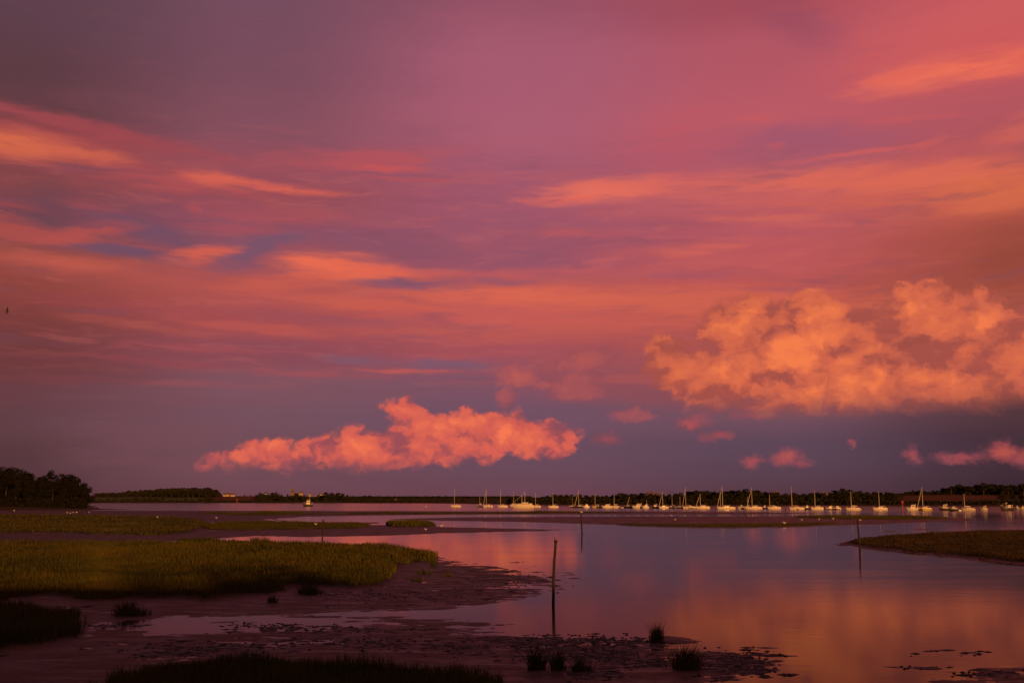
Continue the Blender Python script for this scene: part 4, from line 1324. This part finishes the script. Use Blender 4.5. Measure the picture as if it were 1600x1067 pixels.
def fishing_boat(x0, x1, ywl, label, top_y, hull=None, house_x=(0.0, 0.35), masts=(), yaw=0.05, bowsprit=False, long_house=False):
    x, y, L = boat_root('fishing_boat', label, 'boat', x0, x1, ywl)
    t = thing('fishing_boat', label, 'boat', (x, y, 0), yaw, GS)
    hull = hull or mat_white
    B = L * 0.30
    free = 0.9 + 0.055 * L
    h, dv, df = hull_mesh(L, B, free, hull, t, 0.12, 0.75, 0.85, draft=0.7)
    mesh_obj('deck', dv, df, mat_grey, t)
    MB().box(-L * 0.30, L * 0.49, -B * 0.505, -B * 0.47, free * 0.98, free * 0.98 + 0.35).build('bulwark', hull, t)
    MB().box(-L * 0.30, L * 0.49, B * 0.47, B * 0.505, free * 0.98, free * 0.98 + 0.35).build('bulwark', hull, t)
    zt = (ywl - top_y) * y / LENS_PX
    a, b = house_x
    wh = MB().prism([(L * a, free * 0.9), (L * b, free * 0.9), (L * b, zt), (L * (a + 0.03), zt), (L * (a - 0.01), free + (zt - free) * 0.55)], -B * 0.34, B * 0.34).build('wheelhouse', mat_white, t)
    MB().box(L * (a - 0.01), L * (b + 0.03), -B * 0.38, B * 0.38, zt + 0.003, zt + 0.14).build('roof', mat_white, wh)
    nw = 4 if long_house else 3
    for q in range(nw):
        c = L * (a + (b - a) * (q + 0.6) / (nw + 0.2))
        ww = L * (b - a) / (nw + 1) * 0.36
        for s in (-1, 1):
            MB().box(c - ww, c + ww, s * B * 0.342 - 0.02, s * B * 0.342 + 0.02, free + (zt - free) * 0.55, free + (zt - free) * 0.85).build('window', mat_glass, wh)
    if long_house:
        MB().prism([(-L * 0.26, free * 0.95), (L * 0.40, free * 0.9), (L * 0.40, free + 1.25), (-L * 0.20, free + 1.15)], -B * 0.36, B * 0.36).build('deckhouse', mat_white, t)
        for q in range(7):
            c = L * (-0.14 + 0.075 * q)
            for s in (-1, 1):
                MB().box(c - 0.28, c + 0.28, s * B * 0.362 - 0.02, s * B * 0.362 + 0.02, free + 0.45, free + 0.9).build('porthole_window', mat_glass, t)
    for (mx, my) in masts:
        lx = (mx - (x0 + x1) / 2) * y / LENS_PX
        mh = (ywl - my) * y / LENS_PX
        mo = MB().tube([(lx, 0, free), (lx, 0, mh)], [0.16, 0.09], 6).build('mast', mat_alu, t)
        MB().tube([(lx - 0.9, 0, mh * 0.86), (lx + 0.9, 0, mh * 0.86)], 0.06, 5).build('cross_arm', mat_alu, mo)
        MB().tube([(lx, 0, mh * 0.95), (-L * 0.47, 0, free * 1.7)], 0.03, 4).build('stay', mat_alu, mo)
    if bowsprit:
        MB().tube([(-L * 0.40, 0, free * 1.6), (-L * 0.60, 0, free * 1.15)], [0.16, 0.10], 6).build('bowsprit', mat_white, t)
    MB().tube([(L * 0.40, -B * 0.36, free), (L * 0.42, -B * 0.34, free + 1.7), (L * 0.42, B * 0.34, free + 1.7), (L * 0.40, B * 0.36, free)], 0.08, 6).build('gantry', mat_white, t)
    MB().tube([(-L * 0.10, -B * 0.47, free * 1.2), (-L * 0.32, -B * 0.40, free * 1.45 + 0.7), (-L * 0.49, 0, free * 1.75 + 0.7), (-L * 0.32, B * 0.40, free * 1.45 + 0.7), (-L * 0.10, B * 0.47, free * 1.2)], 0.05, 5).build('bow_rail', mat_alu, t)
    return t


def dinghy(x0, x1, ywl, label, hull=None):
    x, y, L = boat_root('dinghy', label, 'dinghy', x0, x1, ywl)
    t = thing('dinghy', label, 'dinghy', (x, y, 0), random.uniform(-0.5, 0.5), GS)
    B = L * 0.42
    h, dv, df = hull_mesh(L, B, 0.55, hull or mat_white, t, 0.14, 0.5, 0.85, draft=0.2)
    mesh_obj('floor', [(a, b, c - 0.22) for a, b, c in dv], df, mat_grey, t)
    for q in (-0.12, 0.2):
        MB().box(L * q - 0.12, L * q + 0.12, -B * 0.42, B * 0.42, 0.38, 0.43).build('thwart', mat_spruce, t)
    MB().box(L * 0.47, L * 0.56, -0.16, 0.16, -0.2, 0.95, 0.75).build('outboard_motor', mat_navy, t)
    return t


fishing_boat(473, 488.5, 791, 'small white wheelhouse boat alone at the far left of the moorings', 782.2, mat_navy, (-0.12, 0.22), [(483, 778)], 0.15)
sailboat(704, 720, 792, 710, 763, 'leftmost white sloop of the moorings, standing well apart', cover=mat_canvas_b, jib=False)
motorboat(744, 753.5, 792, 'small open motorboat left of a white sloop, second group from the left', hull=mat_grey, pole=(749.5, 775))
sailboat(755, 770, 792.3, 759.8, 765, 'white sloop touching the small open motorboat on its left')
sailboat(777.5, 793, 792.3, 782, 766, 'sloop with thick pale mast and dark bow left of the big motor yacht', cover=mat_canvas_b, jib=False)
fishing_boat(800, 834, 793.6, 'big white motor yacht with bowsprit and two stubby masts, largest of the fleet', 785.2, mat_white, (-0.06, 0.22), [(820, 768), (815.5, 773)], 0.0, True, True)
sailboat(797, 813, 791, 802.6, 768.5, 'sloop whose hull hides behind the bow of the big motor yacht', jib=False)
sailboat(832, 845, 792.4, 836.8, 770, 'small sloop tucked behind the stern of the big motor yacht', jib=False)
sailboat(856.5, 872.5, 793.2, 864, 770, 'white sloop with a clear gap on both sides, right of the big motor yacht', jib=False)
sailboat(889.5, 899, 793, 894.4, 772, 'small white sloop ahead of a dark hulled one', jib=False)
sailboat(898, 911.5, 793.2, 904.3, 764.8, 'dark hulled sloop with a slanting furled jib and tall mast', hull=mat_navy, jib=True)
motorboat(911, 921, 793.2, 'little white cabin motorboat just right of the dark hulled sloop', arch=False)
sailboat(925, 941, 793.3, 930, 772, 'yellow ochre hulled sloop between two motorboats', hull=mat_cream, jib=False)
motorboat(940, 956, 793.5, 'white motor cruiser with raked windscreen right of the ochre sloop')
sailboat(955, 968, 793.5, 959.7, 773, 'short white sloop with a high cabin right of the raked motor cruiser', jib=False, cover=mat_canvas_w)
dinghy(969, 974.5, 793.6, 'tiny pale dinghy left of the sloop with a tilted mast')
sailboat(974.5, 987.5, 793.6, 979, 776.5, 'dark sterned little sloop with a mast tilted to the right', hull=mat_navy, jib=False, lean=0.28)
motorboat(987.5, 1006, 793.8, 'broad white motor cruiser with stepped cabin, one of two side by side', ht=1.25)
motorboat(1003, 1014, 793.9, 'smaller white motorboat overlapping the broad cruiser with stepped cabin', pole=(1010.6, 781))
motorboat(1018, 1028.5, 794, 'half dark small motorboat with a short pole mast', hull=mat_navy, pole=(1025, 780.5))
sailboat(1029.5, 1043, 794.2, 1035.7, 769, 'white sloop with slanting jib, first of the long packed row')
sailboat(1042, 1055, 794.2, 1050.4, 773.5, 'white sloop with a rust red sail cover at its mast', cover=mat_canvas_r, jib=False)
sailboat(1055, 1067.5, 794.4, 1062.8, 776.5, 'short masted white yacht left of the tallest double-stayed yacht', jib=False)
sailboat(1066.5, 1087, 794.6, 1071.8, 762, 'long white yacht with tall mast and slanting jib left of the middle')
sailboat(1087, 1109, 794.6, 1094.5, 772, 'long low white yacht with a mid height mast before a gap of water')
sailboat(1120, 1148.5, 795.6, 1129.4, 760.5, 'two masted white yacht, longest of the sailing boats', mizzen=(1126, 769), jib=True)
motorboat(1152.5, 1162.5, 795.2, 'small white motorboat right of the two masted yacht', arch=False)
sailboat(1162, 1172, 794.4, 1168.5, 776, 'small white yacht with a short mast partly behind a longer one', jib=False)
sailboat(1167, 1190.5, 795.4, 1175.4, 762, 'long white yacht with thin tall mast before the highest treetops')
motorboat(1191, 1198, 795.2, 'very small white motorboat squeezed between two long yachts', arch=False)
sailboat(1199.5, 1220, 795.4, 1203, 773, 'white yacht with mid height mast and wide stern, before the dip in the trees', jib=False)
sailboat(1233.5, 1256, 796.2, 1238, 760.5, 'white yacht with the tallest single mast, rising above the wood', cover=mat_canvas_r, jib=False)
motorboat(1255.5, 1266.5, 796, 'white motorboat against the stern of the tallest masted yacht', arch=False)
sailboat(1267, 1288, 796.2, 1274, 766.5, 'white yacht with dark deck covers right of centre', jib=False)
motorboat(1291, 1302, 796.3, 'white mastless motorboat, left of a touching pair', ht=0.8)
motorboat(1301, 1313.5, 796.3, 'white mastless motorboat, right of a touching pair', ht=0.75, arch=False)
sailboat(1322, 1343, 796.8, 1330.7, 768.5, 'white yacht with upright mast mirrored in the water', jib=False, cover=mat_canvas_w)
dinghy(1343, 1349.5, 796.6, 'small pale tender astern of the yacht mirrored in the water')
sailboat(1364, 1386, 796.9, 1374.3, 769.5, 'lone pale yacht with flush deck left of the red channel marker', jib=False)
motorboat(1416.5, 1434, 797.2, 'white motor cruiser with a row of dark windows right of the red channel marker', ht=1.35)
sailboat(1433.5, 1456, 797.2, 1442.5, 762, 'orange ochre hulled yacht with slanting jib and tall mast', hull=mat_cream)
motorboat(1467, 1483, 797.2, 'dark hulled cruiser with a high raked white cabin', hull=mat_navy, ht=1.5)
motorboat(1481.5, 1496.5, 798, 'low dark hulled launch with pale cabin sides', hull=mat_navy, ht=0.9, arch=False)
dinghy(1497.5, 1502.5, 798.2, 'tiny white dinghy right of the low dark launch')
sailboat(1503, 1523.5, 798, 1507.7, 772, 'pale yacht with a thin dim mast near the right edge', jib=False, cover=mat_canvas_w)
motorboat(1532, 1542.5, 797.6, 'small white cuddy motorboat alone near the right edge')
fishing_boat(1562.5, 1583.5, 797.4, 'workboat with dark hull, white wheelhouse and stubby mast at the right', 789.5, mat_navy, (0.05, 0.3), [(1573, 784.5)], 0.1)
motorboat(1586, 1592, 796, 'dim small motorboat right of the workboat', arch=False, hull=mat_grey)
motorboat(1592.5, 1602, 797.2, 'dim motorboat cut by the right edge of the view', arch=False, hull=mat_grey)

# mooring buoys
for (px_, py_, lab) in [(665.5, 791.5, 'round pale mooring buoy in the channel left of the leftmost sloop')]:
    x, y = ground(px_, py_)
    t = thing('mooring_buoy', lab, 'buoy', (x, y, 0))
    ring_v, ring_f = [], []
    for i in range(7):
        a = math.pi * i / 6
        for k in range(10):
            b = 2 * math.pi * k / 10
            ring_v.append((0.5 * math.sin(a) * math.cos(b), 0.5 * math.sin(a) * math.sin(b), 0.15 - 0.5 * math.cos(a)))
    ring_f = [(i * 10 + k, i * 10 + (k + 1) % 10, (i + 1) * 10 + (k + 1) % 10, (i + 1) * 10 + k) for i in range(6) for k in range(10)]
    mesh_obj('float', ring_v, ring_f, mat_white, t, True)
    MB().tube([(0, 0, 0.6), (0, 0, 0.95)], 0.05, 6).build('mooring_eye', mat_grey, t)


# ================================================================== posts
def post(name, px_top, py_top, px_base, py_base, rad, label, mat, cat='post', band=None, bend=0.0):
    x, y = ground(px_base, py_base)
    z0 = min(gz(x, y), 0.0) - 0.8
    h = (py_base - py_top) * y / LENS_PX
    lean = (px_top - px_base) * y / LENS_PX
    t = thing(name, label, cat, (x, y, 0.0), 0.0)
    ptsx = []
    rads = []
    n_ = 9
    for i in range(n_):
        k = i / (n_ - 1)
        z = z0 + (h - z0) * k
        q = max(z, z0) / h
        ptsx.append((lean * q + bend * math.sin(math.pi * q) + random.uniform(-1, 1) * rad * 0.15, lean * 0.25 * q, z))
        rads.append(rad * (1.08 - 0.22 * k) * random.uniform(0.93, 1.07))
    MB().tube(ptsx, rads, 10).build('shaft', mat, t, True)
    if band:
        band(t, lean, h, rad)
    return t


def collar(t, lean, h, rad):
    MB().tube([(lean * 0.97, lean * 0.24, h * 0.965), (lean, lean * 0.25, h + 0.03)], [rad * 1.25, rad * 1.2], 10).build('cap', mat_wood_post, t)


post('mooring_post', 869, 849, 864.5, 946, 0.092, 'tall leaning timber post standing in the shallows, nearest of the posts', mat_wood_post, band=collar, bend=-0.04)
post('mooring_post', 908.5, 803, 909.5, 833, 0.15, 'thin timber post in open water beyond the nearest post', mat_wood_post)
post('mooring_post', 504, 813, 503, 854, 0.10, 'timber post rising from the far edge of the marsh', mat_wood_post)
post('mooring_post', 1342, 814, 1343.5, 857, 0.12, 'timber post off the tip of the right-hand spit', mat_wood_post)
post('mooring_post', 297, 800, 297, 812.5, 0.14, 'short dark stake on the far left mudflat', mat_wood_post)
post('channel_marker', 1227.5, 794, 1227.5, 806.5, 0.12, 'thin dark stake between the mud bars below the moored yachts', mat_wood_post)


def topmark(t, lean, h, rad):
    MB().tube([(0, 0, h - 1.0), (0, 0, h + 0.1)], [rad * 2.3, rad * 2.3], 10).build('topmark', mat_red, t)


post('channel_marker', 1410.5, 783, 1410.5, 799, 0.26, 'red can-topped channel marker between two yachts on the right', mat_red, 'marker', topmark)
post('channel_marker', 370, 779.5, 370, 787.5, 0.22, 'red channel marker off the far left shore', mat_red, 'marker', topmark)


# ================================================================== birds
def gull_mesh(body_mat, s=1.0):
    """standing gull, beak towards -x: one lofted body from bill to tail, with legs"""
    st_ = [(-0.30, 0.345, 0.004, 0.004), (-0.245, 0.352, 0.014, 0.014), (-0.215, 0.368, 0.045, 0.046), (-0.175, 0.370, 0.055, 0.055), (-0.135, 0.335, 0.052, 0.056),
           (-0.09, 0.285, 0.075, 0.085), (0.0, 0.255, 0.100, 0.100), (0.10, 0.255, 0.090, 0.080), (0.20, 0.272, 0.055, 0.045), (0.30, 0.288, 0.028, 0.016), (0.36, 0.292, 0.022, 0.006)]
    vs, fs = [], []
    n_ = 10
    for (x, z, ry, rz) in st_:
        for k in range(n_):
            a = 2 * math.pi * k / n_
            vs.append((x * s, ry * math.cos(a) * s, (z + rz * math.sin(a)) * s))
    for i in range(len(st_) - 1):
        for k in range(n_):
            fs.append((i * n_ + k, i * n_ + (k + 1) % n_, (i + 1) * n_ + (k + 1) % n_, (i + 1) * n_ + k))
    fs += [tuple(range(n_ - 1, -1, -1)), tuple(range((len(st_) - 1) * n_, len(st_) * n_))]
    m = MB().add(vs, fs)
    for sy in (-0.04, 0.04):
        m.tube([(0.03 * s, sy * s, 0.20 * s), (0.02 * s, sy * s, 0.01 * s), (-0.04 * s, sy * s, 0.0)], [0.012 * s, 0.009 * s, 0.012 * s], 5)
    me = bpy.data.meshes.new('body')
    me.from_pydata(m.v, [], m.f)
    me.materials.append(body_mat)
    w_ = MB()
    for sy in (-1, 1):
        w_.add([(-0.08 * s, sy * 0.085 * s, 0.31 * s), (0.08 * s, sy * 0.112 * s, 0.29 * s), (0.36 * s, sy * 0.03 * s, 0.315 * s), (0.10 * s, sy * 0.06 * s, 0.352 * s), (0.0, sy * 0.112 * s, 0.25 * s)],
               [(0, 1, 3), (1, 2, 3), (0, 4, 1)])
    wm = bpy.data.meshes.new('wing')
    wm.from_pydata(w_.v, [], w_.f)
    wm.materials.append(mat_gull_grey)
    return me, wm


gb, gwm = gull_mesh(mat_gull)
GULLS = [
    (22, 799.5, 1.7, 'white gull by itself at the far left end of the mudflat'), (105, 802.6, 1.3, 'gull in the huddle on the left flats, first from left'),
    (110, 803, 1.2, 'gull in the huddle on the left flats, second from left'), (114, 802.2, 1.2, 'gull in the huddle on the left flats, third from left'),
    (119.5, 802.4, 1.5, 'brightest gull at the right of the huddle on the left flats'), (139, 801.6, 1.1, 'dim gull right of the huddle on the left flats'),
    (245.5, 811, 1.4, 'white gull on the marsh edge left of the short stake'), (338, 811, 1.2, 'white gull on the mud right of the short stake'),
    (493, 823.2, 1.3, 'white gull beside the post at the far edge of the marsh'), (690, 824.6, 1.3, 'white gull right of the small grass island'),
    (1225.5, 820.6, 1.5, 'white gull at the water edge of the long mud bar, mirrored below'), (1055, 814, 1.2, 'white gull resting mid-way along the brown mud bar'),
    (1048, 806.6, 1.1, 'small white gull in the water strip above the brown mud bar'), (1253, 814.5, 1.1, 'dim gull on the brown bar right of the mirrored gull'),
    (1280, 813.4, 1.0, 'faint gull midway between two brighter ones on the right bar'), (1302, 813, 1.3, 'white gull on the green part of the right bar'),
    (1344, 815, 1.2, 'gull on the mud just behind the post off the spit'), (665, 829.5, 1.0, 'dim gull on the mud below the small grass island'),
]
for (px_, py_, s, lab) in GULLS:
    x, y = ground(px_, py_)
    z = max(gz(x, y), 0.0)
    t = thing('gull', lab, 'gull', (x, y, z), random.uniform(-0.5, 0.5) + random.choice((0, math.pi)), 'gulls resting on the mudflats')
    t.scale = (s, s, s)
    link_mesh('body', gb, t)
    link_mesh('wing', gwm, t)
# gull perched on the second post
x, y = ground(909.5, 833)
t = thing('gull', 'gull perched on top of the thin post in open water', 'gull', (x - 0.1, y, (833 - 803) * y / LENS_PX + 0.02), 0.2, 'gulls resting on the mudflats')
link_mesh('body', gb, t)
link_mesh('wing', gwm, t)


def flying_bird(px_, py_, dist, span, label, bank):
    d = px_dir(px_, py_)
    k = dist / d.y
    t = thing('flying_bird', label, 'bird', (d.x * k, dist, CAM_H + d.z * k), 0.7)
    t.rotation_euler = (bank, 0.2, 0.9)
    s = span
    body = [(-0.26, 0.0, 0.01, 0.01), (-0.20, 0.01, 0.035, 0.035), (-0.12, 0.0, 0.06, 0.06), (0.0, 0.0, 0.07, 0.065), (0.12, 0.0, 0.045, 0.04), (0.24, 0.0, 0.03, 0.01)]
    vs, fs = [], []
    for (bx, bz, ry, rz) in body:
        for q in range(8):
            a = 2 * math.pi * q / 8
            vs.append((bx * s, ry * s * math.cos(a), (bz + rz * math.sin(a)) * s))
    for i in range(len(body) - 1):
        for q in range(8):
            fs.append((i * 8 + q, i * 8 + (q + 1) % 8, (i + 1) * 8 + (q + 1) % 8, (i + 1) * 8 + q))
    mesh_obj('body', vs, fs, mat_darkbird, t, True)
    for sy in (-1, 1):
        v = [(-0.10, 0.04, 0.03), (-0.13, 0.26, 0.14), (-0.02, 0.56, 0.10), (0.05, 0.28, 0.12), (0.10, 0.04, 0.02)]
        v = [(a * s, sy * b * s, c * s) for a, b, c in v]
        v2 = [(a, b, c - 0.015 * s) for a, b, c in v]
        f = [(0, 1, 3, 4), (1, 2, 3), (9, 8, 6, 5), (8, 7, 6)] + [(i, i + 5, (i + 1) % 5 + 5, (i + 1) % 5) for i in range(5)]
        mesh_obj('wing', v + v2, f, mat_darkbird, t)
    return t


flying_bird(867.3, 841.5, 52, 0.34, 'small dark bird fluttering just above the nearest post', 0.6)
flying_bird(11, 486, 70, 0.62, 'tiny dark bird high in the sky at the left edge', 1.2)
